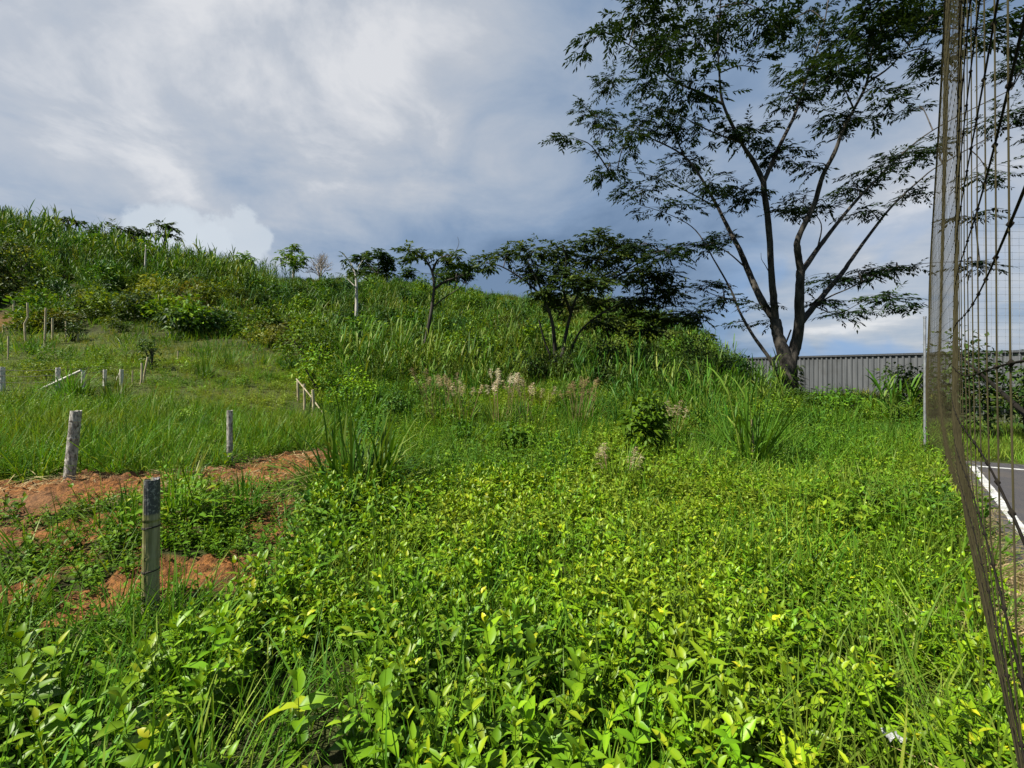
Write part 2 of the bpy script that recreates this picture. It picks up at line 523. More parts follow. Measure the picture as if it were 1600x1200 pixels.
_dg = np.arange(0, 150.01, 0.25)
_tab = np.array([np.interp(_dg, [0] + [p[0] for p in PROF[k]], [0] + [p[1] for p in PROF[k]]) for k in sorted(PROF)])
_rf = np.linspace(_rc[0], _rc[-1], 260)
_tf = np.array([np.interp(_rf, _rc, _tab[:, j]) for j in range(len(_dg))]).T
for _ in range(10):
    _tf[1:-1] = (_tf[:-2] + 2 * _tf[1:-1] + _tf[2:]) / 4
for _ in range(6):
    _tf[:, 12:-1] = (_tf[:, 11:-2] + 2 * _tf[:, 12:-1] + _tf[:, 13:]) / 4


def net_sd(X, Y):      # metres to the right of the net's foot line
    return (np.asarray(X) - 2.0) * 0.745 - (np.asarray(Y) - 1.72) * 0.667


def inpoly(poly, X, Y):
    X = np.asarray(X); Y = np.asarray(Y); c = np.zeros(X.shape, bool); n = len(poly)
    for i in range(n):
        x0, y0 = poly[i]; x1, y1 = poly[(i + 1) % n]
        if y0 == y1: continue
        c ^= ((y0 > Y) != (y1 > Y)) & (X < (x1 - x0) * (Y - y0) / (y1 - y0) + x0)
    return c


def base_z(X, Y):
    X = np.asarray(X, float); Y = np.asarray(Y, float)
    d = np.clip(Y, 0, 149.9)
    r = np.clip(X / np.maximum(d, 2.0), _rf[0], _rf[-1])
    fi = (r - _rf[0]) / (_rf[1] - _rf[0]); i = np.clip(fi.astype(int), 0, len(_rf) - 2); a = fi - i
    fj = d / 0.25; j = np.clip(fj.astype(int), 0, len(_dg) - 2); b = fj - j
    z = (_tf[i, j] * (1 - a) + _tf[i + 1, j] * a) * (1 - b) + (_tf[i, j + 1] * (1 - a) + _tf[i + 1, j + 1] * a) * b
    far = sstep(np.hypot(X, Y), 130, 240)
    return z * (1 - far) + (-5.0) * far


def gz(X, Y):
    X = np.asarray(X, float); Y = np.asarray(Y, float)
    z = base_z(X, Y)
    flat = 1 - sstep(net_sd(X, Y), -0.7, -0.1) * (1 - sstep(Y, 11, 14))
    near = (fbm(X * 0.9, Y * 0.9, 3) - 0.5) * 0.14
    hill = (fbm(X * 0.16, Y * 0.16, 8) - 0.5) * 2.0 * sstep(Y, 12, 30)
    return z + (near + hill) * flat


def W3(px, py, d):
    return np.array([(px - CX) / FPX * d, d, EYE - (py - HY) / FPX * d])


def G(px, d):
    x = (px - CX) / FPX * d
    return np.array([x, d, float(gz(x, d))])


def RG(px, py, dmin=0.7, dmax=70):
    """where the sight line through a photo point meets the ground"""
    d = np.concatenate([np.arange(dmin, 12, 0.02), np.arange(12, dmax, 0.1)])
    x = (px - CX) / FPX * d
    hit = np.nonzero(EYE - (py - HY) / FPX * d <= gz(x, d))[0]
    k = hit[0] if len(hit) else len(d) - 1
    return np.array([x[k], d[k], float(gz(x[k], d[k]))])


def poly_px(pts):
    return [tuple(RG(*p)[:2]) for p in pts]


SOIL = [poly_px(p) for p in (
    [(-160, 760), (0, 757), (60, 753), (160, 743), (245, 739), (255, 768), (150, 783), (60, 798), (0, 808), (-160, 822)],
    [(300, 742), (360, 732), (440, 711), (522, 699), (532, 726), (460, 752), (400, 764), (320, 768)],
    [(-160, 835), (0, 822), (50, 822), (170, 800), (180, 815), (50, 850), (0, 860), (-160, 870)],
    [(-160, 925), (0, 910), (60, 900), (108, 903), (104, 936), (0, 960), (-160, 985)],
    [(70, 978), (150, 926), (220, 893), (300, 877), (382, 868), (388, 890), (300, 922), (230, 948), (150, 980), (60, 1010)],
    [(545, 790), (600, 775), (640, 785), (600, 815), (555, 815)],
    [(-40, 492), (24, 494), (24, 512), (-40, 516)],
)]
TERRACE = poly_px([(-300, 1190), (0, 1140), (130, 1110), (235, 1085), (330, 1020), (385, 965), (440, 915), (485, 845), (520, 780), (545, 725), (430, 712), (330, 735), (240, 742), (120, 748), (0, 758), (-300, 765)])
PASTURE = poly_px([(-300, 770), (0, 760), (120, 750), (240, 745), (330, 737), (430, 715), (540, 706), (565, 670), (500, 640), (470, 600), (440, 555), (330, 532), (200, 525), (60, 520), (-300, 520)])
YELLOW = [(-4.5, 35), (5.5, 33), (7, 40), (2, 44), (-5, 42)]          # dry yellowish pasture high on the hill


def soil_mask(X, Y):
    X = np.asarray(X, float); Y = np.asarray(Y, float)
    jx = (fbm(X * 2.2, Y * 2.2, 21) - 0.5) * 0.9; jy = (fbm(X * 2.2, Y * 2.2, 37) - 0.5) * 0.9
    m = np.zeros(X.shape)
    for p in SOIL: m = np.maximum(m, inpoly(p, X + jx * 0.6 + (vnoise(X * 9, Y * 9, 5) - .5) * .12, Y + jy * 0.6 + (vnoise(X * 9, Y * 9, 6) - .5) * .12).astype(float))
    return m


def axis(segs):
    out_ = [segs[0][0]]
    for (a, b, st, gr) in segs:
        x = a
        while x < b - 1e-6:
            x = min(b, x + st); st *= gr; out_.append(x)
    return np.array(out_)


def build_ground():
    xs = axis([(-7.5, -5.5, 0.07, 1.0), (-5.5, -0.9, 0.03, 1.0), (-0.9, 4.0, 0.07, 1.0), (4.0, 300.0, 0.09, 1.07), ])
    xl = -axis([(7.5, 300.0, 0.09, 1.07)])[1:][::-1]
    xs = np.concatenate([xl, xs])
    yl = -axis([(0.0, 200.0, 0.2, 1.25)])[1:][::-1]
    ys = np.concatenate([yl, axis([(0.0, 2.0, 0.07, 1.0), (2.0, 6.2, 0.03, 1.0), (6.2, 8.5, 0.07, 1.0), (8.5, 60.0, 0.09, 1.02), (60.0, 900.0, 1.5, 1.12)])])
    X, Y = np.meshgrid(xs, ys)
    Z = gz(X, Y)
    sm = soil_mask(X, Y)
    k = sm.copy()
    for _ in range(2):
        k[1:-1, 1:-1] = (k[1:-1, 1:-1] * 2 + k[:-2, 1:-1] + k[2:, 1:-1] + k[1:-1, :-2] + k[1:-1, 2:]) / 6
    clod = (fbm(X * 7, Y * 7, 51, 5) - 0.45) * 0.13 + np.abs(fbm(X * 2.5, Y * 2.5, 57, 4) - 0.5) * 0.06 + np.clip(fbm(X * 11, Y * 11, 59, 3) - 0.55, 0, 1) * 0.22
    Z = Z + np.where(Y < 12, k * clod, 0) 
    terr = inpoly(TERRACE, X, Y) & (k < 0.5)
    Z = Z + terr * (fbm(X * 3, Y * 3, 61) - 0.5) * 0.12
    ny, nx = X.shape
    g = Geo()
    idx = np.arange(ny * nx).reshape(ny, nx)
    F = np.stack([idx[:-1, :-1], idx[:-1, 1:], idx[1:, 1:], idx[1:, :-1]], -1).reshape(-1, 4)
    g.add(np.stack([X, Y, Z], -1).reshape(-1, 3), F)
    o = g.build('ground', M_ground)
    dry = np.maximum(inpoly(PASTURE, X, Y) * 0.5, inpoly(YELLOW, X, Y) * 1.0)
    dry = np.maximum(dry, (net_sd(X, Y) > 0.1) * (Y < 9) * 0.4)
    # the terrace between the bare strips is thinly covered, so earth shows through there too
    k2 = np.maximum(k, inpoly(TERRACE, X, Y) * sstep(Y, 2.9, 3.4) * sstep(fbm(X * 1.7, Y * 1.7, 71), 0.42, 0.56) * 0.9)
    for nm, arr in (('soil', k2), ('dry', dry)):
        a = o.data.attributes.new(nm, 'FLOAT', 'POINT'); a.data.foreach_set('value', arr.ravel().astype(np.float32))
    tag(o, kind='structure')
    o['label'] = 'earth ground of the field and hillside'


build_ground()

# ------------------------------------------------------------------ plant shapes
def grass_geo(rng, n, h0, h1, spread, w0, w1, ang=(5, 45), droop=(0.1, 0.6), low=False, tint=(0.2, 0.8), g=None, at=(0, 0, 0)):
    g = g or Geo()
    a = rng.uniform(0, 2 * np.pi, n); rr = spread * np.sqrt(rng.uniform(0, 1, n))
    P = np.stack([np.cos(a) * rr, np.sin(a) * rr, np.full(n, -0.03)], 1) + np.asarray(at)
    a2 = a + rng.normal(0, 0.9, n)
    th = np.radians(rng.uniform(ang[0], ang[1], n))
    D = np.stack([np.cos(a2) * np.sin(th), np.sin(a2) * np.sin(th), np.cos(th)], 1)
    N = np.stack([-np.cos(a2) * np.cos(th), -np.sin(a2) * np.cos(th), np.sin(th)], 1)
    N = nrm(N + rng.normal(0, 0.25, (n, 3)))
    L = rng.uniform(h0, h1, n)
    st, hw = BLADELOW if low else BLADE
    rays(g, P, D, N, L, rng.uniform(w0, w1, n), rng.uniform(tint[0], tint[1], n), st, hw,
         rng.uniform(droop[0], droop[1], n) * np.sin(th + 0.25), 0, rib=False)
    return g


def shoot_geo(rng, h, pairs, L, Wd, g=None, at=(0, 0), lean=0.15, tip=0.35, low=False, basel=0.25):
    """upright weed: thin stem with opposite leaves, young ones at the tip lighter"""
    g = g or Geo()
    az = rng.uniform(0, 6.28)
    top = np.array([at[0] + math.cos(az) * h * lean, at[1] + math.sin(az) * h * lean, h])
    b = np.array([at[0], at[1], -0.03])
    mid = (b + top) / 2 + np.append(rng.normal(0, h * 0.05, 2), 0)
    pts = spline([b, mid, top], 3)
    tube(g, pts, np.linspace(0.0035, 0.0015, len(pts)), 4, 0.35, 0, cap=False)
    P = []; D = []; N = []; LL = []; WW = []; T = []; DR = []
    for i in range(pairs):
        t = basel + (1 - basel) * (i + 0.3 * rng.uniform()) / max(1, pairs - 1)
        t = min(t, 1.0)
        p = pts[min(len(pts) - 1, int(t * (len(pts) - 1)))] * 1.0
        f = t * (len(pts) - 1); i0 = int(min(f, len(pts) - 2)); p = pts[i0] + (pts[i0 + 1] - pts[i0]) * (f - i0)
        base = az + i * 1.571 + rng.normal(0, 0.25)
        el = R(rng.uniform(5, 40)) if t < 0.85 else R(rng.uniform(40, 72))
        size = (0.65 + 0.5 * math.sin(min(1, t * 1.1) * 2.4)) * rng.uniform(0.8, 1.15) * (0.62 if t > 0.9 else 1)
        for sgn in (0, math.pi):
            A = base + sgn + rng.normal(0, 0.15)
            e = el + rng.normal(0, 0.12)
            d = np.array([math.cos(A) * math.cos(e), math.sin(A) * math.cos(e), math.sin(e)])
            nn = np.array([-math.cos(A) * math.sin(e), -math.sin(A) * math.sin(e), math.cos(e)]) + rng.normal(0, 0.18, 3)
            P.append(p); D.append(d); N.append(nn); LL.append(L * size); WW.append(Wd * size * rng.uniform(0.85, 1.15))
            T.append(np.clip(0.2 + tip * t * t + rng.normal(0, 0.09) + (0.45 if rng.uniform() < 0.03 else 0), 0, 1))
            DR.append(rng.uniform(0.1, 0.45))
    st, hw = LEAFLOW if low else LEAF
    rays(g, np.array(P), np.array(D), np.array(N), np.array(LL), np.array(WW), np.array(T), st, hw, np.array(DR), 0.22)
    return g


def mound_geo(rng, rx, ry, rz, n, L, Wd, tint=(0.1, 0.7), up=0.0, shell=0.55, lowleaf=True, z0=0.0, g=None, at=(0, 0, 0), lumps=5):
    """leafy mass: leaves in clumps through the volume of several lobes, more of them outside than inside"""
    g = g or Geo()
    ctr = []
    for k in range(lumps):
        v = randdir(1, rng, -0.3, 1.0)[0] * rng.uniform(0.25, 0.65)
        ctr.append((v, rng.uniform(0.35, 0.62)))
    ks = rng.integers(0, lumps, n)
    c = np.array([ctr[k][0] for k in ks]); s = np.array([ctr[k][1] for k in ks])[:, None]
    v = randdir(n, rng, -0.75, 1.0)
    rad = (shell + (1 - shell) * rng.uniform(0, 1, (n, 1)) ** 0.7)
    q = c + v * s * rad
    P = q * np.array([rx, ry, rz]) + np.array([0, 0, rz * 0.62 + z0]) + np.asarray(at)
    P[:, 2] = np.maximum(P[:, 2], at[2] + 0.02)
    D = nrm(v * np.array([1, 1, 0.45]) + rng.normal(0, 0.55, (n, 3)) + np.array([0, 0, up]))
    N = nrm(np.array([0, 0, 1.0]) + v * 0.7 + rng.normal(0, 0.45, (n, 3)))
    ls = rng.uniform(0.65, 1.25, n)
    st, hw = LEAFLOW if lowleaf else LEAF
    rays(g, P, D, N, L * ls, Wd * ls, rng.uniform(tint[0], tint[1], n), st, hw, rng.uniform(0.1, 0.5, n), 0.18)
    return g


def cane_geo(rng, stalks, h0, h1, spread, bl=(0.7, 1.1), bw=(0.03, 0.05), per=7, low=True, tint=(0.2, 0.75), fan=False):
    """tall grass with jointed stalks and long arching blades"""
    g = Geo()
    P = []; D = []; N = []; L = []; WW = []; T = []; DR = []
    for s in range(stalks):
        a = rng.uniform(0, 6.28); r0 = spread * math.sqrt(rng.uniform())
        b = np.array([math.cos(a) * r0, math.sin(a) * r0, -0.08]); h = rng.uniform(h0, h1)
        ln = rng.uniform(0.03, 0.22); a1 = a + rng.normal(0, 0.7)
        top = b + np.array([math.cos(a1) * ln * h, math.sin(a1) * ln * h, h * 0.8])
        pts = spline([b, (b + top) / 2 + rng.normal(0, 0.03, 3), top], 3)
        tube(g, pts, np.linspace(0.016, 0.007, len(pts)), 4, 0.75, 0, cap=False)
        for i in range(per):
            t = (0.55 + 0.45 * i / (per - 1)) if fan else (0.12 + 0.88 * i / (per - 1))
            p = pts[0] + (pts[-1] - pts[0]) * t
            A = i * 2.5 + rng.uniform(0, 1.2)
            th = R(rng.uniform(18, 55) * (1.15 - 0.7 * t))
            P.append(p); D.append([math.cos(A) * math.sin(th), math.sin(A) * math.sin(th), math.cos(th)])
            N.append(np.array([-math.cos(A) * math.cos(th), -math.sin(A) * math.cos(th), math.sin(th)]) + rng.normal(0, 0.3, 3))
            L.append(rng.uniform(*bl)); WW.append(rng.uniform(*bw)); T.append(rng.uniform(*tint) + (0.25 if rng.uniform() < 0.06 else 0))
            DR.append(rng.uniform(0.2, 0.75))
    st, hw = ([0, .35, .7, 1.0], [.8, 1, .65, .04]) if low else BLADE
    rays(g, np.array(P), np.array(D), np.array(N), np.array(L), np.array(WW), np.clip(T, 0, 1), st, hw, np.array(DR), 0.12)
    return g


# ------------------------------------------------------------------ scattered ground cover (nobody could count it)
def scatter(name, label, cat, protos, P, rng, scale=(0.8, 1.2), tilt=0.15, tone=0.0, weights=None):
    """one object: points that carry copies of a few plant meshes"""
    n = len(P)
    col = bpy.data.collections.new(name + '_plants')
    for i, pr in enumerate(protos):
        pr.name = '%s_plant_%02d' % (name, i)
        col.objects.link(pr)
    me = bpy.data.meshes.new(name)
    me.vertices.add(n); me.vertices.foreach_set('co', np.asarray(P, float).ravel())
    rot = np.stack([rng.normal(0, tilt, n), rng.normal(0, tilt, n), rng.uniform(0, 6.283, n)], 1)
    sc = scale if isinstance(scale, np.ndarray) else rng.uniform(scale[0], scale[1], n)
    idx = rng.choice(len(protos), n, p=None if weights is None else np.array(weights) / np.sum(weights))
    for nm, ty, arr, key in (('rot', 'FLOAT_VECTOR', rot, 'vector'), ('size', 'FLOAT', sc, 'value'),
                             ('pick', 'INT', idx, 'value'), ('tone', 'FLOAT', np.broadcast_to(tone, (n,)), 'value')):
        a = me.attributes.new(nm, ty, 'POINT')
        a.data.foreach_set(key, np.ascontiguousarray(arr, dtype=np.int32 if ty == 'INT' else np.float32).ravel())
    o = bpy.data.objects.new(name, me); C.objects.link(o)
    ng = bpy.data.node_groups.new(name, 'GeometryNodeTree')
    ng.interface.new_socket('Geometry', in_out='INPUT', socket_type='NodeSocketGeometry')
    ng.interface.new_socket('Geometry', in_out='OUTPUT', socket_type='NodeSocketGeometry')
    t = NT(ng)
    gi = t.n('NodeGroupInput'); go = t.n('NodeGroupOutput')
    ci = t.n('GeometryNodeCollectionInfo', {'Collection': col, 'Separate Children': True, 'Reset Children': True})

    def at(nm, ty):
        nd = t.n('GeometryNodeInputNamedAttribute', None, data_type=ty); nd.inputs['Name'].default_value = nm
        return nd.outputs[0]
    er = t.n('FunctionNodeEulerToRotation', {0: at('rot', 'FLOAT_VECTOR')})
    ip = t.n('GeometryNodeInstanceOnPoints', {'Points': gi.outputs[0], 'Instance': ci.outputs[0], 'Pick Instance': True,
                                              'Instance Index': at('pick', 'INT'), 'Rotation': er.outputs[0], 'Scale': at('size', 'FLOAT')})
    ng.links.new(ip.outputs[0], go.inputs[0])
    md = o.modifiers.new('plants', 'NODES'); md.node_group = ng
    return tag(o, label, cat, kind='stuff')


def wedge(n, d0, d1, rng, marg=1.2, rmax=1.3):
    """random ground points in the wedge the camera can see, with a margin for other viewpoints"""
    d = np.sqrt(rng.uniform(d0 * d0, d1 * d1, n * 2))
    hw = rmax * d + marg
    keep = rng.uniform(0, rmax * d1 + marg, n * 2) < hw * 0 + hw * (d1 * 0 + 1)
    x = rng.uniform(-1, 1, n * 2) * hw
    return x[:n], d[:n]


def pts(X, Y, keep):
    X = X[keep]; Y = Y[keep]
    return np.stack([X, Y, gz(X, Y)], 1)


def proto(g, mat):
    return g.build('plant', mat, link=False)


ROW = [RG(*q) for q in ((3.5, 611), (90.6, 610), (130, 606), (164, 603), (190, 605), (208, 601), (221, 601), (108, 752), (359, 725), (467, 630), (476, 641), (487, 653))]


def off_posts(X, Y):
    """the trodden ground just before the posts stays low"""
    k = np.ones(np.shape(X), bool)
    for q in ROW:
        t = X - q[0] * Y / q[1]
        k &= ~((np.abs(t) < 0.22) & (Y > q[1] - 1.0) & (Y < q[1] + 0.15))
    return k


def on_court(X, Y):
    return net_sd(X, Y) > 0.12


def zones(X, Y):
    return inpoly(TERRACE, X, Y), inpoly(PASTURE, X, Y), soil_mask(X, Y) > 0.5


def scatter_all():
    rng = np.random.default_rng(5)
    # --- foreground leafy weeds
    protos = []
    for k in range(8):
        g = Geo()
        for j in range(4):
            h = rng.uniform(0.14, 0.34)
            shoot_geo(rng, h, int(rng.integers(4, 7)), (la := rng.uniform(0.045, 0.092)), la * rng.uniform(0.30, 0.42), g, rng.normal(0, 0.06, 2), rng.uniform(0.1, 0.6))
        protos.append(proto(g, M_weed))
    X, Y = wedge(9000, 0.45, 5.6, rng)
    te, pa, so = zones(X, Y)
    patch = fbm(X * 0.8, Y * 0.8, 91)
    dens = 0.22 + 0.95 * sstep(patch, 0.38, 0.60)
    dens = np.maximum(dens, 0.8 * (X > 0.6)) * (1 - 0.45 * sstep(net_sd(X, Y), -0.6, -0.1))
    keep = (~te) & (~so) & (~pa) & (~on_court(X, Y)) & (rng.uniform(0, 1, len(X)) < dens * 0.74)
    P = pts(X, Y, keep)
    tone = np.clip((fbm(P[:, 0] * 1.1, P[:, 1] * 1.1, 17) - 0.5) * 1.3 + rng.normal(0, 0.08, len(P)), -0.5, 0.15)
    sc = rng.uniform(0.7, 1.2, len(P)) * (0.75 + 0.6 * fbm(P[:, 0] * 1.1, P[:, 1] * 1.1, 301)) * np.where(P[:, 0] > 0.9, 0.80, 0.98)
    scatter('leafy_weeds', 'bright yellow-green leafy weeds covering the foreground', 'weeds', protos, P, rng, sc, 0.15, tone)
    # --- foreground grass blades
    protos = [proto(grass_geo(rng, int(rng.integers(9, 16)), 0.25, 0.60, 0.06, 0.004, 0.0095, (3, 48), (0.15, 0.8)), M_grass) for k in range(8)]
    X, Y = wedge(16000, 0.45, 9.0, rng)
    te, pa, so = zones(X, Y)
    patch = fbm(X * 0.7 + 5, Y * 0.7, 29)
    dens = 0.40 + 1.0 * sstep(patch, 0.42, 0.60) - 0.08 * sstep(X, 0.4, 1.0) + 0.8 * (X < -0.3) * (Y < 2.8)
    keep = (~so) & (~on_court(X, Y)) & (rng.uniform(0, 1, len(X)) < np.where(te, 0.75 * (Y < 2.7) + 0.06, dens))
    P = pts(X, Y, keep)
    tone = np.clip((fbm(P[:, 0] * 0.9, P[:, 1] * 0.9, 77) - 0.55) * 2.0 + rng.normal(0, 0.1, len(P)), -0.6, 0.3)
    gs = rng.uniform(0.6, 1.3, len(P)) * (0.65 + 0.75 * fbm(P[:, 0] * 0.8, P[:, 1] * 0.8, 303))
    tone = np.maximum(tone, 0.3 * sstep(net_sd(P[:, 0], P[:, 1]), -0.7, -0.2) * rng.uniform(0, 1, len(P)))
    scatter('grass', 'thin green grass blades growing among the foreground weeds', 'grass', protos, P, rng, gs, 0.2, tone)
    # --- low small-leaved herbs in the middle of the field
    protos = []
    for k in range(6):
        g = Geo()
        for j in range(5):
            shoot_geo(rng, rng.uniform(0.10, 0.30), 5, rng.uniform(0.045, 0.075), rng.uniform(0.020, 0.032), g, rng.normal(0, 0.09, 2), 0.4, 0.32, True)
        protos.append(proto(g, M_herb))
    X, Y = wedge(15000, 3.5, 15, rng)
    te, pa, so = zones(X, Y)
    patch = fbm(X * 0.55, Y * 0.55, 41)
    dens = 0.35 + 0.8 * sstep(patch, 0.38, 0.58)
    dens = np.where(te, 0.16 * sstep(fbm(X * 1.7, Y * 1.7, 71), 0.60, 0.44), dens)
    dens = np.where(pa, dens * 0.45, dens) * np.where(off_posts(X, Y), 1.0, 0.35)
    keep = (~so) & (~on_court(X, Y)) & (rng.uniform(0, 1, len(X)) < dens)
    P = pts(X, Y, keep)
    hs = rng.uniform(0.7, 1.5, len(P)) * np.where(inpoly(PASTURE, P[:, 0], P[:, 1]), 0.65, 1.0) * (0.45 + 1.2 * fbm(P[:, 0] * 0.7, P[:, 1] * 0.7, 305))
    tone = np.clip((fbm(P[:, 0] * 0.5, P[:, 1] * 0.5, 18) - 0.48) * 2.2 + rng.normal(0, 0.14, len(P)) - 0.4 * sstep(P[:, 0] / P[:, 1], 0.2, 0.45) * sstep(P[:, 1], 4, 6), -0.7, 0.3)
    scatter('low_herbs', 'low yellow-green small-leaved herbs across the middle of the field', 'weeds', protos, P, rng, hs, 0.2, tone)
    # creeping plants of the terrace, close to the post
    X = rng.uniform(-8, -0.6, 7500); Y = rng.uniform(1.4, 7.0, 7500)
    te, pa, so = zones(X, Y)
    keep = te & ((~so) | (rng.uniform(0, 1, len(X)) < 0.05)) & (rng.uniform(0, 1, len(X)) < 0.06 + 0.4 * (Y < 3) + 0.50 * sstep(fbm(X * 1.7, Y * 1.7, 71), 0.60, 0.44))
    P = pts(X, Y, keep)
    pr2 = []
    for k in range(4):
        g = Geo()
        for j in range(4):
            shoot_geo(rng, rng.uniform(0.05, 0.14), 4, rng.uniform(0.03, 0.05), rng.uniform(0.014, 0.024), g, rng.normal(0, 0.06, 2), 0.8, 0.4, True)
        pr2.append(proto(g, M_shrub))
    scatter('creeping_weeds', 'low dark creeping weeds between the bare red strips', 'weeds', pr2, P, rng, (0.8, 1.4), 0.25, 0.0)
    # --- pasture and mid-field grass tufts
    protos = [proto(grass_geo(rng, int(rng.integers(12, 22)), 0.25, 0.68, 0.11, 0.010, 0.020, (5, 65), (0.2, 0.9), True, (0.0, 1.0)), M_grass) for k in range(6)]
    X, Y = wedge(26000, 4.5, 24, rng)
    te, pa, so = zones(X, Y)
    patch = fbm(X * 0.5, Y * 0.5, 43)
    dens = np.where(pa, np.where(Y > 8, 1.25, 0.6) * (0.35 + 0.65 * sstep(fbm(X * 0.9, Y * 0.9, 47), 0.36, 0.55)), 0.15 + 0.42 * sstep(patch, 0.42, 0.6))
    dens = np.where(te, 0.10, dens)
    dens = np.where((Y > 15) & ~pa, dens * 0.4, dens) * np.where(off_posts(X, Y), 1.0, 0.12)
    keep = (~so) & (~on_court(X, Y)) & (rng.uniform(0, 1, len(X)) < dens)
    P = pts(X, Y, keep)
    tone = np.clip(rng.normal(0.12, 0.42, len(P)) + (fbm(P[:, 0] * 0.45, P[:, 1] * 0.45, 19) - 0.5) * 1.6, -0.7, 0.75)
    ts = rng.uniform(0.45, 1.05, len(P)) * np.where(inpoly(PASTURE, P[:, 0], P[:, 1]), np.where(P[:, 1] > 8.5, 0.50, 0.60), 1.0) * (0.6 + 0.8 * fbm(P[:, 0] * 0.8, P[:, 1] * 0.8, 307))
    scatter('grass_tufts', 'olive green grass tufts of the rising pasture and field', 'grass', protos, P, rng, ts, 0.15, tone)
    # --- rough clumps over the middle of the field
    pr3 = []
    for k in range(4):
        pr3.append(proto(grass_geo(rng, 70, 0.45, 0.95, 0.16, 0.010, 0.022, (4, 52), (0.15, 0.7), False, (0.0, 0.6)), M_cane if k % 2 else M_grass))
    for k in range(3):
        pr3.append(proto(mound_geo(rng, 0.40, 0.36, 0.42, 260, 0.075, 0.038, (0.0, 0.7), lumps=4), M_shrub if k else M_herb))
    X, Y = wedge(2100, 4.6, 15.5, rng)
    te, pa, so = zones(X, Y)
    r = X / Y
    dens = (0.18 + 0.75 * sstep(fbm(X * 0.5, Y * 0.5, 143), 0.42, 0.58)) * np.where(pa, 0.14, 1.0) * np.where(Y < 6.5, 0.45, 1.15) * np.where((Y > 9) & (r > -0.4), 1.4, 1.0)
    keep = (~so) & (~te) & off_posts(X, Y) & (~on_court(X, Y)) & (net_sd(X, Y) < -1.2) & (rng.uniform(0, 1, len(X)) < dens * 0.62)
    for q in (RG(1012, 722), RG(562, 785), RG(1172, 735), RG(359, 725), RG(480, 645), RG(968, 775)):
        keep &= np.hypot(X - q[0], Y - q[1] + 0.5) > 1.1
    P = pts(X, Y, keep)
    scatter('field_clumps', 'rough dark grass clumps and low leafy mounds across the middle of the field', 'weeds', pr3, P, rng,
            rng.uniform(0.45, 1.05, len(P)) * np.where(P[:, 1] > 9, 1.2, 0.95), 0.12, np.clip(rng.normal(-0.1, 0.3, len(P)), -0.6, 0.35))
    # --- belt of tall cane grass at the hill's foot and up to the left ridge
    protos = [proto(cane_geo(rng, int(rng.integers(5, 9)), 1.0, 2.0, 0.35), M_cane) for k in range(5)]
    X, Y = wedge(5200, 10, 46, rng)
    te, pa, so = zones(X, Y)
    r = X / Y
    belt = sstep(Y, 11, 13.5) * (1 - sstep(Y, 21, 27)) * sstep(r, -0.50, -0.38) * (1 - sstep(r, 0.44, 0.50))
    ridge = sstep(Y, 24, 29) * (1 - sstep(r, -0.62, -0.45)) * 0.9
    mid = 0.26 * sstep(Y, 20, 24) * (1 - sstep(r, 0.52, 0.56))
    mid = mid * (1 - 0.9 * inpoly(YELLOW, X, Y))
    patch = sstep(fbm(X * 0.35, Y * 0.35, 63), 0.38, 0.56)
    low = 0.75 * sstep(Y, 7.6, 10.5) * (r > -0.36) * (r < 0.62) * sstep(fbm(X * 0.6, Y * 0.6, 163), 0.44, 0.58)
    dens = np.maximum(np.maximum(belt * (0.15 + 0.7 * patch), ridge), np.maximum(mid * patch * 1.6, low))
    keep = (~so) & (~pa) & (~on_court(X, Y)) & (rng.uniform(0, 1, len(X)) < dens)
    P = pts(X, Y, keep)
    tone = np.clip(rng.uniform(-0.35, 0.25, len(P)) + (fbm(P[:, 0] * 0.25, P[:, 1] * 0.25, 23) - 0.55) * 1.6, -0.9, 0.12)
    sc = rng.uniform(0.55, 1.1, len(P)) * np.where(P[:, 1] < 14, 0.7, 1.0) * np.where(P[:, 1] > 36, 0.6, 1.0)
    scatter('tall_grass', 'tall arching green cane grass at the foot of the hill', 'grass', protos, P, rng, sc, 0.1, tone)
    # taller stand along the left ridge
    protos = [proto(cane_geo(rng, int(rng.integers(4, 7)), 2.0, 3.4, 0.5, (0.8, 1.4), (0.05, 0.09), 9, True, (0.05, 0.75), True), M_cane) for k in range(4)]
    X, Y = wedge(3000, 24, 48, rng)
    r = X / Y
    dens = (1 - sstep(r, -0.72, -0.50)) * sstep(Y, 26, 33) * 0.85
    keep = rng.uniform(0, 1, len(X)) < dens
    P = pts(X, Y, keep)
    tone = np.clip(rng.uniform(-0.6, 0.25, len(P)) + (fbm(P[:, 0] * 0.3, P[:, 1] * 0.3, 27) - 0.55) * 1.4, -0.95, 0.1)
    scatter('cane_stand', 'tall stand of leafy cane along the left ridge', 'grass', protos, P, rng, rng.uniform(0.55, 1.15, len(P)) * np.where(P[:, 1] > 34, 0.72, 1.0), 0.08, tone)
    # --- shrubs massed over the hillside
    protos = []
    for k in range(5):
        rr = rng.uniform(0.6, 1.0)
        protos.append(proto(mound_geo(rng, rr, rr * rng.uniform(0.7, 1.2), rr * rng.uniform(0.6, 1.0), 330, (0.12, 0.17, 0.14, 0.18, 0.15)[k], (0.07, 0.085, 0.05, 0.085, 0.08)[k], (0.05, 0.85), up=(0, 0.3, 0.9, 0, 0.2)[k], lumps=7), M_shrub if k < 3 else M_dark))
    X, Y = wedge(9500, 15, 54, rng)
    te, pa, so = zones(X, Y)
    r = X / Y
    patch = fbm(X * 0.28, Y * 0.28, 83)
    dens = (0.38 + 0.62 * sstep(patch, 0.40, 0.54)) * sstep(Y, 15, 20) * (1 - sstep(r, 0.49, 0.525))
    dens = dens * (1 - 0.85 * inpoly(YELLOW, X, Y)) * np.where(r < -0.6, 0.75, 1.0)
    keep = (~so) & (~pa) & (rng.uniform(0, 1, len(X)) < dens)
    P = pts(X, Y, keep)
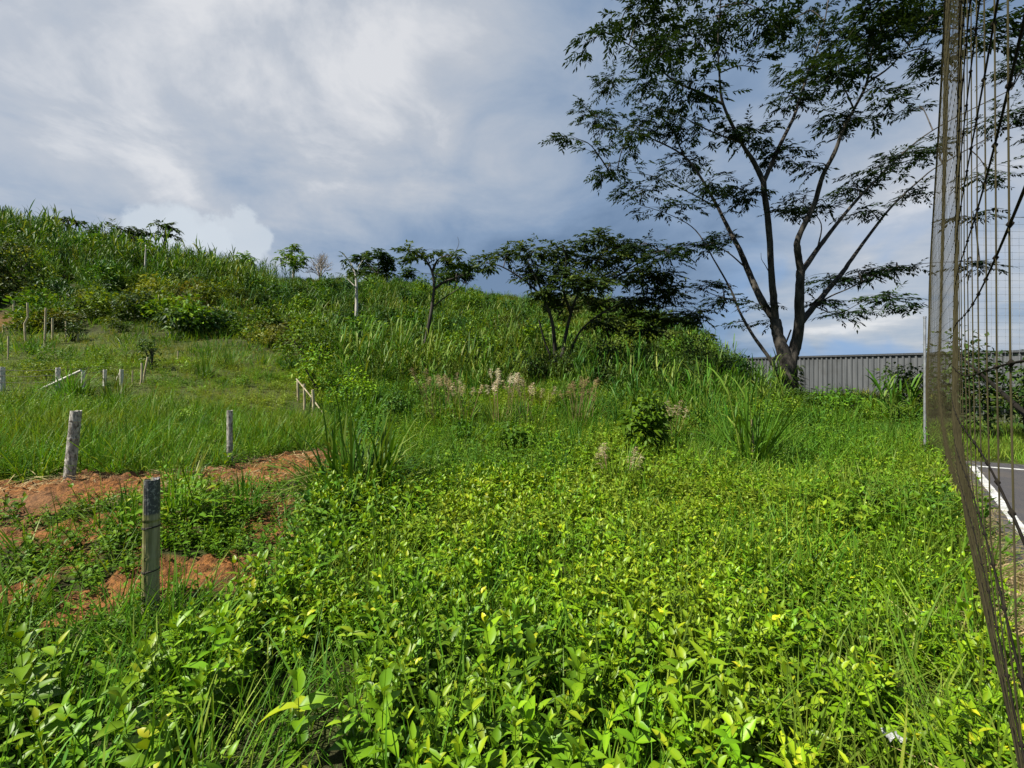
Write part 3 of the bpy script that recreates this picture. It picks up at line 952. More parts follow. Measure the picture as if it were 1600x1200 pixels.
    tone = np.clip(rng.uniform(-0.4, 0.25, len(P)) + (fbm(P[:, 0] * 0.2, P[:, 1] * 0.2, 33) - 0.5) * 1.6, -0.8, 0.45)
    ss = 0.40 + 1.20 * rng.uniform(0, 1, len(P)) ** 2.4
    ss = ss * np.where((P[:, 1] > 36) & (P[:, 0] / P[:, 1] > -0.62), 0.55, 1.0)
    scatter('hillside_scrub', 'dense green scrub covering the hillside', 'scrub', protos, P, rng, ss, 0.15, tone)
    # --- short grass of the hill, the yellow pasture patch and the mound before the shed
    protos = [proto(grass_geo(rng, 30, 0.35, 0.8, 0.45, 0.02, 0.035, (5, 55), (0.2, 0.7), True), M_grass) for k in range(4)]
    X, Y = wedge(9000, 15, 54, rng)
    te, pa, so = zones(X, Y)
    r = X / Y
    yl = inpoly(YELLOW, X, Y)
    dens = np.where(yl | pa, 1.0, 0.34)
    keep = (~so) & (rng.uniform(0, 1, len(X)) < dens)
    P = pts(X, Y, keep)
    tone = np.clip(np.where(inpoly(YELLOW, P[:, 0], P[:, 1]), rng.uniform(0.4, 0.85, len(P)), rng.uniform(-0.7, 0.2, len(P))), -1, 1)
    tone = np.where((P[:, 0] / P[:, 1] > 0.58) & (P[:, 1] > 17), rng.uniform(0.4, 0.8, len(P)), tone)
    scatter('hill_grass', 'short yellow-green grass between the scrub of the hill', 'grass', protos, P, rng, (0.6, 1.1), 0.15, tone)
    # --- cut straw beside the court
    g = Geo()
    n = 40
    A = rng.uniform(0, 6.28, n)
    D = np.stack([np.cos(A), np.sin(A), rng.uniform(-0.05, 0.25, n)], 1)
    rays(g, np.stack([rng.normal(0, 0.12, n), rng.normal(0, 0.12, n), rng.uniform(0.0, 0.05, n)], 1), D, np.tile([0, 0, 1.0], (n, 1)),
         rng.uniform(0.08, 0.25, n), rng.uniform(0.004, 0.009, n), rng.uniform(0, 1, n), BLADELOW[0], BLADELOW[1], 0.1, 0, rib=False)
    pr = [proto(g, M_straw)]
    t = rng.uniform(0, 1, 650); s = np.where(t < 0.42, rng.normal(0.34, 0.16, 650), rng.normal(0.06, 0.05, 650))
    X = 0.9 + t * 6.4 + s * 0.745; Y = 0.5 + t * 7.1 - s * 0.667
    P = np.stack([X, Y, gz(X, Y) + 0.012], 1)
    # a few on the terrace strips
    X2, Y2 = rng.uniform(-7, -1.5, 90), rng.uniform(4.2, 6.8, 90)
    k = inpoly(TERRACE, X2, Y2)
    P = np.vstack([P, pts(X2, Y2, k) + np.array([0, 0, 0.03])])
    scatter('straw_litter', 'dry cut straw lying along the foot of the net', 'straw', pr, P, rng, (0.7, 1.3), 0.1)


scatter_all()

# ------------------------------------------------------------------ trees
def frond_sprays(g, P, dirs, rng, L, n_leaf, leafL, leafW, droop, tint):
    """each spray: a short twig carrying pairs of drooping leaflets in a flat fan"""
    m = len(P)
    PP = []; DD = []; NN = []; LL = []; WW = []; TT = []
    dirs = nrm(dirs)
    side = nrm(np.cross(dirs, np.array([0, 0, 1.0]) + rng.normal(0, 0.18, (m, 3))))
    for i in range(n_leaf):
        t = (i // 2 + 0.6) / (n_leaf / 2)
        sg = 1 if i % 2 else -1
        p = P + dirs * (L * t)[:, None] + np.array([0, 0, -1.0]) * (0.18 * L * t * t)[:, None]
        d = dirs * 0.75 + side * sg * rng.uniform(0.5, 1.1, (m, 1)) + np.array([0, 0, -0.22]) * rng.uniform(0.2, 1.5, (m, 1)) + rng.normal(0, 0.15, (m, 3))
        if i >= n_leaf - 1: d = dirs + np.array([0, 0, -0.3])
        keep = rng.uniform(0, 1, m) < 0.9
        PP.append(p[keep]); DD.append(d[keep]); NN.append((np.array([0, 0, 1.0]) + rng.normal(0, 0.35, (m, 3)))[keep])
        s = rng.uniform(0.7, 1.2, m)[keep]
        LL.append(leafL * s); WW.append(leafW * s); TT.append(np.clip(tint[keep] + rng.normal(0, 0.12, keep.sum()), 0, 1))
    rays(g, np.vstack(PP), np.vstack(DD), np.vstack(NN), np.concatenate(LL), np.concatenate(WW), np.concatenate(TT),
         LEAFLOW[0], [0.15, 1.0, 0.05], droop, 0.12)


def tree(name, label, base, limbs, pads, d0, leaf=(0.24, 0.085), spray=0.55, dens=1.0, n_leaf=9, barkm=None, leafm=None, seed=1,
         group=None, depth=0.9, trunk_seg=9, cat='tree', sub=True, twig=0.02, vine=False, flat=1.0, dens_top=False):
    """limbs: (photo points, r0, r1, depth drift); pads: leafy tiers (px, py, rx, ry[, density]) that the limbs carry"""
    rng = np.random.default_rng(seed)
    root = empty(name, base, label, cat, group)
    g = Geo(); allp = []
    for (pp, r0, r1, dr) in limbs:
        n = len(pp)
        P3 = []
        for i, q in enumerate(pp):
            off = q[2] if len(q) > 2 else dr * (i / max(1, n - 1))
            P3.append(W3(q[0], q[1], d0 + off))
        sp = spline(P3, 5)
        tube(g, sp, (r1 + (r0 - r1) * (1 - np.linspace(0, 1, len(sp))) ** (1.55 if dens_top else 1.25)) * (0.90 if dens_top else 1.0), trunk_seg if r0 > 0.06 else 5, 0.5, 0, wob=0.05, rng=rng)
        allp.append(sp)
    allp = np.vstack(allp)
    c = Geo(); mpp = d0 / FPX
    P = []; D = []; T = []
    for pad in pads:
        px, py, rx, ry = pad[:4]; dn = pad[4] if len(pad) > 4 else 1.0
        q = W3(px, py, d0)
        # the limb that passes nearest in the picture carries the tier
        pr = np.stack([CX + allp[:, 0] / allp[:, 1] * FPX, HY - (allp[:, 2] - EYE) / allp[:, 1] * FPX], 1)
        cost = np.hypot(pr[:, 0] - px, pr[:, 1] - py) + np.where(pr[:, 1] < py - 5, 40, 0)
        k = int(np.argmin(cost)); a = allp[k]
        dd = a[1] + rng.normal(0, 1) * rx * mpp * 0.9 * depth
        q = W3(px, py, dd)
        RX, RY, RZ = rx * mpp * (1.08 if dens_top else 1), rx * mpp * depth, ry * mpp * (0.8 if dens_top else 1)
        mid = a * 0.45 + q * 0.55 + np.array([0, 0, 0.12 * np.linalg.norm(q - a)])
        tw = spline([a, mid, q], 5)
        tube(g, tw, np.linspace(max(twig * 1.2, 0.012), twig * 0.5, len(tw)), 5, 0.5, 0, cap=False)
        dn = dn * ((0.80 if py < 160 else 1.6 if py > 340 else 1.0) if dens_top else 1.0)
        m = max(3, int(rx * ry * 3.14 * mpp * mpp * 9.0 * dens * dn / (leaf[0] / 0.24) ** 2))
        v = randdir(m, rng) * (rng.uniform(0.02, 1, (m, 1)) ** 0.5)
        # clumpiness: pull sprays onto a few sub-twigs
        ns = max(2, m // 7)
        sub_c = randdir(ns, rng) * rng.uniform(0.3, 0.95, (ns, 1))
        v = 0.42 * v + 0.68 * sub_c[rng.integers(0, ns, m)]
        pp_ = q + v * np.array([RX, RY, RZ])
        pp_[:, 2] -= 0.10 * RX * (v[:, 0] ** 2 + v[:, 1] ** 2)
        P.append(pp_)
        d = v * np.array([1, 1, 0.25]) + rng.normal(0, 0.45, (m, 3)) * np.array([1, 1, 0.35 * flat])
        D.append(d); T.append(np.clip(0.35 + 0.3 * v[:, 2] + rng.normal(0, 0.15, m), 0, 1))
        if sub:
            for sc_ in sub_c[:max(2, ns)]:
                e = q + sc_ * np.array([RX, RY, RZ])
                s0 = tw[rng.integers(len(tw) // 2, len(tw))]
                tube(g, spline([s0, (s0 + e) / 2 + np.array([0, 0, 0.05]), e], 3), np.linspace(twig * 0.45, twig * 0.2, 7), 3, 0.5, 0, cap=False)
    b = np.asarray(base)
    if P:
        P = np.vstack(P); D = np.vstack(D); T = np.concatenate(T)
        frond_sprays(c, P, D, rng, np.full(len(P), spray) * rng.uniform(0.6, 1.15, len(P)), n_leaf, leaf[0], leaf[1], 0.15, T)
        c.build('crown', leafm or M_tree, root, origin=b)
    g.build('trunk', barkm or M_bark, root, origin=b)
    if vine:
        v = Geo(); n = 420
        z = rng.uniform(0.0, 1, n) ** 1.5 * 1.5; a = rng.uniform(0, 6.28, n)
        rr = 0.36 - 0.05 * z + rng.uniform(0, 0.14, n)
        PV = np.stack([np.cos(a) * rr + 0.06 * z, np.sin(a) * rr, z - 0.1], 1) + b
        rays(v, PV, np.stack([np.cos(a), np.sin(a), rng.uniform(-1.0, 0.3, n)], 1), np.stack([np.cos(a), np.sin(a), np.ones(n)], 1),
             rng.uniform(0.10, 0.2, n), rng.uniform(0.06, 0.11, n), rng.uniform(0, 1, n), LEAF[0], LEAF[1], 0.3, 0.15)
        v.build('vine', M_dark, root, origin=b)
    return root


# the big spreading tree
D0 = 15.0
bt = G(1228, D0)
limbs = [
    ([(1226, 655, 0), (1229, 615, 0), (1231, 575, 0), (1226, 556, 0), (1216, 525, 0.1), (1211, 500, 0.2)], 0.44, 0.19, 0),
    ([(1231, 592, 0), (1236, 560, 0), (1242, 543, 0), (1249, 505, -0.2), (1249, 460, -0.4), (1251, 422, -0.5)], 0.27, 0.15, 0),
    ([(1211, 500, .2), (1190, 470, .4), (1170, 426, .8), (1156, 391, 1.1), (1138, 357, 1.4), (1122, 325, 1.6), (1094, 276, 1.9), (1069, 244, 2.1), (1030, 222, 2.3), (985, 205, 2.5), (930, 200, 2.7)], 0.15, 0.02, 0),
    ([(1211, 500, .2), (1209, 470, 0), (1205, 426, -.2), (1202, 366, -.4), (1193, 285, -.7)], 0.14, 0.10, 0),
    ([(1193, 285, -.7), (1176, 250, -.8), (1159, 224, -1), (1130, 163, -1.3), (1124, 114, -1.6), (1122, 61, -1.8), (1128, -25, -2.2)], 0.095, 0.02, 0),
    ([(1130, 163, -1.3), (1095, 145, -1.5), (1053, 126, -1.8), (1004, 85, -2.2), (952, 53, -2.5), (915, 50, -2.7)], 0.05, 0.012, 0),
    ([(1193, 285, -.7), (1216, 232, -.5), (1240, 183, -.3), (1256, 134, -.1), (1277, 77, 0), (1291, 20, .2), (1302, -60, .4)], 0.085, 0.02, 0),
    ([(1251, 422, -.5), (1246, 390, -.7), (1248, 370, -.8), (1273, 317, -1), (1285, 276, -1.2), (1305, 236, -1.4), (1317, 203, -1.6), (1334, 171, -1.8), (1354, 130, -2), (1362, 81, -2.1), (1378, 37, -2.2), (1384, -40, -2.4)], 0.125, 0.025, 0),
    ([(1354, 130, -2), (1390, 105, -2.2), (1420, 70, -2.4), (1460, 20, -2.6)], 0.045, 0.012, 0),
    ([(1334, 171, -1.8), (1320, 140, -1.6), (1300, 110, -1.3), (1270, 70, -1.0)], 0.03, 0.01, 0),
    ([(1252, 425, -.5), (1277, 390, -.2), (1301, 358, .1), (1338, 313, .5), (1378, 272, .9), (1419, 232, 1.2), (1472, 195, 1.6), (1580, 140, 2.2)], 0.105, 0.02, 0),
    ([(1252, 503, -.2), (1276, 474, .1), (1314, 429, .5), (1330, 406, .7), (1362, 362, 1.2), (1395, 321, 1.6), (1439, 280, 2.0), (1472, 256, 2.3), (1590, 190, 3.0)], 0.125, 0.02, 0),
    ([(1272, 478, .1), (1300, 462, -.3), (1328, 450, -.7), (1380, 424, -1.2), (1440, 412, -1.6), (1530, 408, -2.2)], 0.04, 0.008, 0),
    ([(1276, 480, 0), (1310, 490, -.5), (1360, 468, -1.0), (1430, 474, -1.5)], 0.025, 0.006, 0),
    ([(1222, 600, .1), (1204, 563, .2), (1177, 525, .4), (1156, 488, .6), (1142, 453, .8), (1115, 405, 1.0), (1087, 360, 1.3), (1050, 337, 1.6), (1000, 320, 1.9)], 0.085, 0.012, 0),
    ([(1150, 470, .7), (1120, 462, 1), (1090, 452, 1.2), (1065, 460, 1.4)], 0.03, 0.008, 0),
    ([(1165, 418, .9), (1130, 390, 1), (1090, 382, 1.1), (1030, 392, 1.2)], 0.035, 0.008, 0),
    ([(1204, 563, .2), (1218, 552, .1), (1226, 540, 0), (1236, 515, -.2)], 0.04, 0.03, 0),
    ([(1204, 430, -.2), (1196, 415, -.3), (1190, 405, -.3), (1189, 395, -.3)], 0.02, 0.006, 0),
    ([(1277, 390, -.2), (1283, 350, -.3), (1260, 322, -.5), (1232, 300, -.7)], 0.03, 0.008, 0),
    ([(1069, 244, 2.1), (1045, 195, 2.4), (1010, 165, 2.7), (960, 140, 3.0)], 0.035, 0.008, 0),
    ([(1122, 325, 1.6), (1075, 300, 1.2), (1020, 275, 0.9), (950, 265, 0.6)], 0.035, 0.008, 0),
    ([(1159, 224, -1), (1110, 205, -1.6), (1060, 180, -2.2), (1000, 160, -2.6)], 0.035, 0.008, 0),
]
pads = [(930, 180, 55, 34), (900, 216, 34, 12), (955, 125, 55, 28), (935, 58, 40, 20), (998, 40, 60, 34), (1010, 130, 60, 34), (1000, 195, 70, 34),
        (955, 265, 55, 24), (1005, 298, 60, 26), (1060, 60, 65, 42), (1080, 130, 60, 40), (1070, 200, 60, 34), (1062, 258, 60, 30), (1045, 325, 60, 20),
        (1120, 30, 60, 40), (1112, 285, 50, 26), (1135, 205, 40, 28), (975, 225, 45, 18), (1020, 80, 50, 24), (925, 235, 30, 14), (985, 5, 45, 25),
        (1178, 105, 32, 24, .5), (1180, 205, 45, 22), (1222, 238, 40, 34), (1168, 305, 60, 24), (1232, 150, 48, 42), (1262, 112, 55, 40), (1292, 58, 60, 38),
        (1250, 25, 65, 36), (1190, 15, 55, 28), (1340, 25, 60, 38), (1312, 112, 55, 36), (1350, 85, 55, 36), (1385, 148, 45, 26), (1330, 185, 65, 26),
        (1400, 55, 50, 42), (1452, 35, 50, 44), (1460, 90, 40, 36), (1430, 170, 48, 18, .7), (1420, 243, 58, 24), (1372, 262, 58, 20), (1462, 228, 30, 30),
        (1330, 290, 58, 20), (1260, 312, 55, 18), (1218, 332, 55, 14), (1292, 322, 40, 15), (1352, 330, 50, 16), (1440, 300, 40, 20), (1280, 255, 40, 20, .6),
        (1530, 55, 60, 50), (1570, 180, 70, 40), (1545, 272, 60, 22), (1600, 100, 60, 50), (1520, 330, 40, 14, .7), (1650, 60, 70, 60), (1660, 200, 70, 40),
        (1090, 385, 75, 17), (1040, 398, 48, 15), (1130, 373, 48, 15), (1005, 380, 40, 15), (1130, 466, 55, 13), (1180, 476, 38, 9), (1098, 446, 38, 14),
        (1290, 438, 55, 15), (1340, 425, 55, 14), (1400, 420, 48, 12), (1320, 490, 48, 11), (1380, 465, 48, 12), (1430, 480, 28, 8), (1280, 470, 38, 11),
        (1520, 412, 50, 8), (1210, 500, 30, 8, .6), (1150, 505, 30, 8, .5),
        (1200, -45, 90, 40, .5), (1060, -45, 90, 40, .5), (1330, -50, 90, 40, .5), (1460, -50, 80, 40, .5)]
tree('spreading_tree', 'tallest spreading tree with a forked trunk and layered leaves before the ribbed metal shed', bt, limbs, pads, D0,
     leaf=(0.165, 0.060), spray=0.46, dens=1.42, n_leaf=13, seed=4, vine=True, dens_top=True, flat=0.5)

# dark umbrella tree at the foot of the hill
D1 = 17.5
limbs = [([(866, 600), (868, 570), (866, 530), (862, 500), (850, 465), (838, 435), (825, 410)], 0.11, 0.03, -1.2),
         ([(872, 600), (878, 560), (885, 520), (892, 490), (905, 455), (930, 415), (950, 385)], 0.10, 0.025, 0.8),
         ([(860, 600), (862, 565), (850, 530), (842, 500)], 0.07, 0.03, -0.5),
         ([(880, 600), (888, 565), (905, 520), (940, 490), (985, 470), (1030, 480)], 0.07, 0.018, 1.1),
         ([(892, 490), (880, 450), (885, 410), (880, 385)], 0.07, 0.02, -1.2),
         ([(850, 465), (815, 435), (780, 415), (750, 410)], 0.05, 0.015, -1.0),
         ([(905, 455), (950, 440), (1000, 410), (1040, 395)], 0.06, 0.02, 1.8)]
pads = [(795, 398, 45, 12), (835, 392, 50, 16), (880, 395, 50, 20), (930, 372, 45, 14), (965, 375, 45, 16), (990, 398, 50, 18), (930, 408, 60, 20), (860, 425, 55, 20),
        (905, 440, 60, 20), (960, 435, 60, 22), (1010, 430, 50, 22), (830, 425, 40, 14), (860, 455, 40, 16), (920, 470, 55, 18), (980, 470, 55, 20), (1030, 465, 45, 18),
        (1040, 425, 30, 12), (760, 412, 28, 8), (1000, 492, 45, 12), (880, 475, 40, 12), (1050, 495, 35, 12), (1085, 490, 38, 14), (1005, 515, 50, 14), (940, 500, 45, 14), (1060, 455, 40, 16)]
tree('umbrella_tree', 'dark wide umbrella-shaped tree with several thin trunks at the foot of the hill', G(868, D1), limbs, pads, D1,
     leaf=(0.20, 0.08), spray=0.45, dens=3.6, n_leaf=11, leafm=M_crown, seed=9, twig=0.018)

# slim leaning tree with flat top
D2 = 17.0
limbs = [([(652, 600), (660, 560), (668, 520), (674, 485), (678, 450), (675, 425), (664, 405), (645, 395)], 0.10, 0.03, -0.3),
         ([(678, 452), (695, 440), (720, 432), (735, 425)], 0.06, 0.02, 0.8), ([(675, 425), (685, 405), (705, 398)], 0.06, 0.015, -0.7),
         ([(676, 480), (695, 465), (715, 452), (728, 440)], 0.035, 0.01, -0.8), ([(700, 405), (712, 392), (717, 380), (715, 370)], 0.015, 0.006, 0)]
pads = [(640, 395, 28, 9), (665, 390, 30, 9), (690, 400, 30, 11), (715, 402, 28, 10), (730, 415, 18, 10), (655, 405, 25, 7), (705, 412, 22, 8)]
tree('slim_tree', 'slim dark tree with a leaning trunk and flat thin crown, left of the umbrella-shaped tree', G(655, D2), limbs, pads, D2,
     leaf=(0.20, 0.08), spray=0.42, dens=3.0, n_leaf=10, leafm=M_crown, seed=21, twig=0.014)
# pale-stemmed sapling
D3 = float(RG(557, 528)[1])
limbs = [([(557, 540), (557, 500), (557, 460), (556, 432), (548, 412), (536, 396)], 0.12, 0.03, 0.2), ([(556, 435), (562, 415), (570, 402)], 0.04, 0.012, -0.4),
         ([(557, 450), (545, 438), (538, 432)], 0.03, 0.01, 0.3)]
tree('pale_stemmed_tree', 'thin tree with a straight whitish trunk and sparse leaves on the hillside', G(557, D3), limbs,
     [(540, 402, 12, 8, .7), (550, 415, 14, 7, .8), (566, 408, 12, 7, .8), (538, 432, 8, 4, .7), (560, 428, 12, 5, .7)], D3, leaf=(0.22, 0.09), spray=0.36, dens=2.4, n_leaf=8,
     barkm=M_pale, leafm=M_dark, seed=31, sub=False)
# round trees on the ridge
def ridge_tree(name, label, px, by, d, crown, seed, barkm=None, leafm=None, dens=1.3, group=None, leaf=(0.34, 0.15)):
    b = G(px, d)
    ys = [c[1] for c in crown]
    pad = crown
    lm = [([(px, HY - (b[2] - 0.3 - EYE) / d * FPX), (px + 1, (by + np.mean(ys)) / 2), (px + 2, np.mean(ys))], 0.16, 0.05, 0)]
    for c in crown[::2]:
        lm.append(([(px + 1, (by + np.mean(ys)) / 2 + 2), ((px + c[0]) / 2, (by + c[1]) / 2 - 4), (c[0], c[1])], 0.05, 0.015, 0.5))
    return tree(name, label, b, lm, pad, d, leaf=leaf, spray=0.6, dens=dens * 5.0, n_leaf=9, barkm=barkm, leafm=leafm or M_dark, seed=seed, sub=False, twig=0.02, depth=1.0, group=group)


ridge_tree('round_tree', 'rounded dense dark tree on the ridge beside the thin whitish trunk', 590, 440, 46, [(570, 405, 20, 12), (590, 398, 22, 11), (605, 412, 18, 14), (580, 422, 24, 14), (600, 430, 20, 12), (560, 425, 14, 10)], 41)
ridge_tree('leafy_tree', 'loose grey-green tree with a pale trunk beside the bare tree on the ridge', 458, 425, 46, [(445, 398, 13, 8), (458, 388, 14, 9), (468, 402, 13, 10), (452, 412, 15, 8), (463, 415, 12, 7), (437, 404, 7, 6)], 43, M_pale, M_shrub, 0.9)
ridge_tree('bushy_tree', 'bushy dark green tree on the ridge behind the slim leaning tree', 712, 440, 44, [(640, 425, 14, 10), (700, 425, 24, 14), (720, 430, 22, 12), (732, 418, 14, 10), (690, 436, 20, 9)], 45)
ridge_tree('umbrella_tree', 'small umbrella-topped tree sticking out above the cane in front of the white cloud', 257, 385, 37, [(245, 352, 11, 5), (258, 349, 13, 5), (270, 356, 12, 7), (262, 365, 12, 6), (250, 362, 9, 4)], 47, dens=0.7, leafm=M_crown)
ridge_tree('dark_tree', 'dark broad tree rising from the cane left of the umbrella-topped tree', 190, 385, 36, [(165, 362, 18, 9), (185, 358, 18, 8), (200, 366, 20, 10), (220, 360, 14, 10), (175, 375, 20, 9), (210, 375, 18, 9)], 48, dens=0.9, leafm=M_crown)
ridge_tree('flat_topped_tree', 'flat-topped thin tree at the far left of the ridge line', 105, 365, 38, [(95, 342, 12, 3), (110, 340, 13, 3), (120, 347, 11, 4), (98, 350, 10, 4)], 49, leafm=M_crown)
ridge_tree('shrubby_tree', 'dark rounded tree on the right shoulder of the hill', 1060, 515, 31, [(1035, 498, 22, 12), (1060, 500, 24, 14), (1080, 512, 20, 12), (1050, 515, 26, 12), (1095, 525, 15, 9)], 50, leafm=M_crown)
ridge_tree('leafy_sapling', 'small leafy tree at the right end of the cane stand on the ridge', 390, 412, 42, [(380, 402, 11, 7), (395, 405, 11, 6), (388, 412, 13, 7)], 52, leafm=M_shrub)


def bare_tree():
    rng = np.random.default_rng(77)
    d = 45.0; b = G(500, d)
    root = empty('bare_tree', b, 'leafless grey tree with a fan of fine twigs on the ridge', 'tree')
    g = Geo()

    def grow(p, dr, L, r, lev):
        q = p + dr * L
        tube(g, spline([p, (p + q) / 2 + rng.normal(0, 0.05 * L, 3), q], 3), np.linspace(r, r * 0.6, 7), 4, 0.5, 0, cap=False)
        if lev == 0: return
        for k in range(3 if lev > 1 else 4):
            nd = nrm(dr + rng.normal(0, 0.42, 3) + np.array([0, 0, 0.15]))
            grow(p + dr * L * rng.uniform(0.55, 1.0), nd, L * rng.uniform(0.6, 0.85), r * 0.6, lev - 1)
    for k in range(4):
        grow(np.zeros(3), nrm(np.array([rng.normal(0, 0.5), rng.normal(0, 0.4), 1.0])), 1.2, 0.09, 4)
    g.build('branches', M_deadwood, root)


bare_tree()


def stick(name, label, a, b, r0, r1, mat, cat='stick', group=None, seg=7):
    a = np.asarray(a); b = np.asarray(b)
    g = Geo(); rng = np.random.default_rng(int(abs(a[0]) * 100) + 1)
    m = (a + b) / 2 + rng.normal(0, 0.015, 3)
    tube(g, spline([a, m, b], 3), np.linspace(r0, r1, 7), seg, 0.5, 0, wob=0.04, rng=rng)
    return tag(g.build(name, mat, origin=a), label, cat, group)


def px_post(px0, py0, px1, py1, d, sink=0.1):
    """foot and head of a post from where they stand in the photo"""
    f = W3(px1, py1, d); f[2] = min(f[2], float(gz(f[0], f[1]))) - sink
    return f, W3(px0, py0, d)


stick('dead_pole', 'pale dead stem leaning on the hillside scrub', G(278, 26) + np.array([0, 0, .2]), W3(296, 453, 26), 0.035, 0.02, M_pale)
tree('pale_stemmed_sapling', 'thin straight whitish stem with a small leafy top before the cane stand', G(227, 30), [([(227, 445), (227, 415), (228, 385)], 0.08, 0.04, 0)], [(226, 384, 8, 5), (232, 390, 7, 4)], 30.0, leaf=(0.28, 0.12), spray=0.4, dens=3, n_leaf=7, barkm=M_pale, leafm=M_shrub, seed=55, sub=False)

# ------------------------------------------------------------------ fence posts and stakes on the left
def ring_tube(g, c, r, rr, n=14, m=5, tiltx=0.0, tint=0.5):
    th = np.linspace(0, 2 * np.pi, n, endpoint=False)
    V = []; F = []
    for i, t in enumerate(th):
        for j in range(m):
            p = 2 * np.pi * j / m
            q = r + rr * math.cos(p)
            V.append((c[0] + q * math.cos(t), c[1] + q * math.sin(t), c[2] + rr * math.sin(p) + tiltx * math.cos(t)))
    for i in range(n):
        for j in range(m):
            F.append([i * m + j, ((i + 1) % n) * m + j, ((i + 1) % n) * m + (j + 1) % m, i * m + (j + 1) % m])
    g.add(V, F, tint)


def bamboo_post(name, label, foot, h, rad, mat, lean=(0, 0), nodes=(0.3, 0.6), rot_top=False, seed=3, wires=()):
    rng = np.random.default_rng(seed)
    root = empty(name, foot, label, 'post', 'bamboo posts of the old fence line')
    g = Geo()
    seg = 20
    zs = sorted(set([-0.25, 0.0] + list(np.linspace(0.05, h, 14)) + [x for n in nodes for x in (n - 0.012, n, n + 0.012)]))
    prof = [rad * (1 + (0.06 if any(abs(z - n) < 1e-6 for n in nodes) else 0) - 0.06 * z / h) for z in zs]
    P = np.array([[lean[0] * z, lean[1] * z, z] for z in zs])
    tube(g, P, prof, seg, 0.5, 0, cap=False, wob=0.012, rng=rng)
    # the hollow sawn top: rim and dark bore
    tp = P[-1]; th = np.linspace(0, 2 * np.pi, seg, endpoint=False); r1 = prof[-1]
    jag = rng.uniform(0, 0.012, seg)
    V = [(tp[0] + math.cos(a) * r1, tp[1] + math.sin(a) * r1, tp[2] + j) for a, j in zip(th, jag)]
    V += [(tp[0] + math.cos(a) * r1 * .78, tp[1] + math.sin(a) * r1 * .78, tp[2] + j) for a, j in zip(th, jag)]
    V += [(tp[0] + math.cos(a) * r1 * .74, tp[1] + math.sin(a) * r1 * .74, tp[2] - 0.1) for a in th]
    V += [(tp[0], tp[1], tp[2] - 0.1)]
    F4 = [[k * seg + j, k * seg + (j + 1) % seg, (k + 1) * seg + (j + 1) % seg, (k + 1) * seg + j] for k in (0, 1) for j in range(seg)]
    V = np.array(V)
    g.add(V, F4)
    g.add(V[2 * seg:], [[j, (j + 1) % seg, seg] for j in range(seg)])
    # jag meets the shaft
    g.add(np.vstack([np.array([[tp[0] + math.cos(a) * r1, tp[1] + math.sin(a) * r1, tp[2] - .001] for a in th]), V[:seg]]),
          [[j, (j + 1) % seg, seg + (j + 1) % seg, seg + j] for j in range(seg)])
    g.build('shaft', mat, root)
    for z, tl in wires:
        wg = Geo(); ring_tube(wg, (lean[0] * z, lean[1] * z, z), rad * 1.02, 0.0022, 22, 5, tl)
        ring_tube(wg, (lean[0] * z, lean[1] * z, z + 0.006), rad * 1.02, 0.0022, 22, 5, tl * 0.6)
        wg.build('wire_tie', M_wire, root)
    return root


p1 = RG(235, 968)
d1 = p1[1]; h1 = (968 - 752) / FPX * d1
root = bamboo_post('fence_post', 'nearest bamboo post, mossy green with a rotted grey top and wire ties', p1, h1, 11.2 / FPX * d1, M_bamboo, (0.01, 0), (h1 * 0.445, h1 * 0.71), True, 3,
                   ((h1 * .345, .006), (h1 * .66, .004), (h1 * .115, .008)))
wg = Geo()
rr = 11.2 / FPX * d1
tube(wg, [(rr * 0.02 + 0.0, -rr * 1.03, z) for z in np.linspace(h1 * 0.1, h1 * 0.97, 12)] , 0.0018, 5)
wg.build('wire', M_wire, root)
p2 = RG(108, 752); d2 = p2[1]; h2 = (752 - 643) / FPX * d2
bamboo_post('fence_post', 'leaning lichen-spotted post at the edge of the upper bare red strip', p2, h2, 7.2 / FPX * d2, M_lichen, (11 / 109, 0), (h2 * 0.3, h2 * 0.62, h2 * 0.86), seed=5)
p3 = RG(359, 725); d3 = p3[1]; h3 = (725 - 643) / FPX * d3
bamboo_post('fence_post', 'slender upright lichened post with a dark top beside the pasture edge', p3, h3, 4.2 / FPX * d3, M_lichen, (0, 0), (h3 * 0.35, h3 * 0.75), seed=6)
# dark charred head of the slender post, and the fence row behind
for (nm, lab, x, y0, y1, wpx, mat) in (
        ('fence_post', 'thick bleached white post cut by the left edge of the picture', 3.5, 574, 611, 7, M_white),
        ('fence_post', 'bleached post that the slanting pole leans across', 90.6, 575, 610, 6, M_white),
        ('fence_post', 'bleached post at the raised end of the slanting pole', 130, 580, 606, 5, M_white),
        ('fence_post', 'short bleached post standing alone right of the slanting pole', 164, 578, 603, 5, M_white),
        ('fence_post', 'bleached post with a crooked prop leaning on it', 190, 578, 605, 5.5, M_white)):
    p = RG(x, y1); d = p[1]; h = (y1 - y0) / FPX * d
    bamboo_post(nm, lab, p, h, wpx * 0.5 / FPX * d, mat, (0, 0), (h * 0.5,), seed=int(x) + 3)
dd = RG(90, 610)[1]
a = RG(72, 608); a[1] -= 0.15
stick('slanting_pole', 'bleached pole slanting across two short white posts', a + np.array([0, 0, -.02]), W3(127, 579, dd - 0.1), 0.035, 0.03, M_white, 'pole')
dd = RG(190, 605)[1]
stick('prop_stick', 'crooked pale prop leaning on a white post', RG(182, 602), W3(189, 580, dd), 0.025, 0.02, M_white, 'stick')
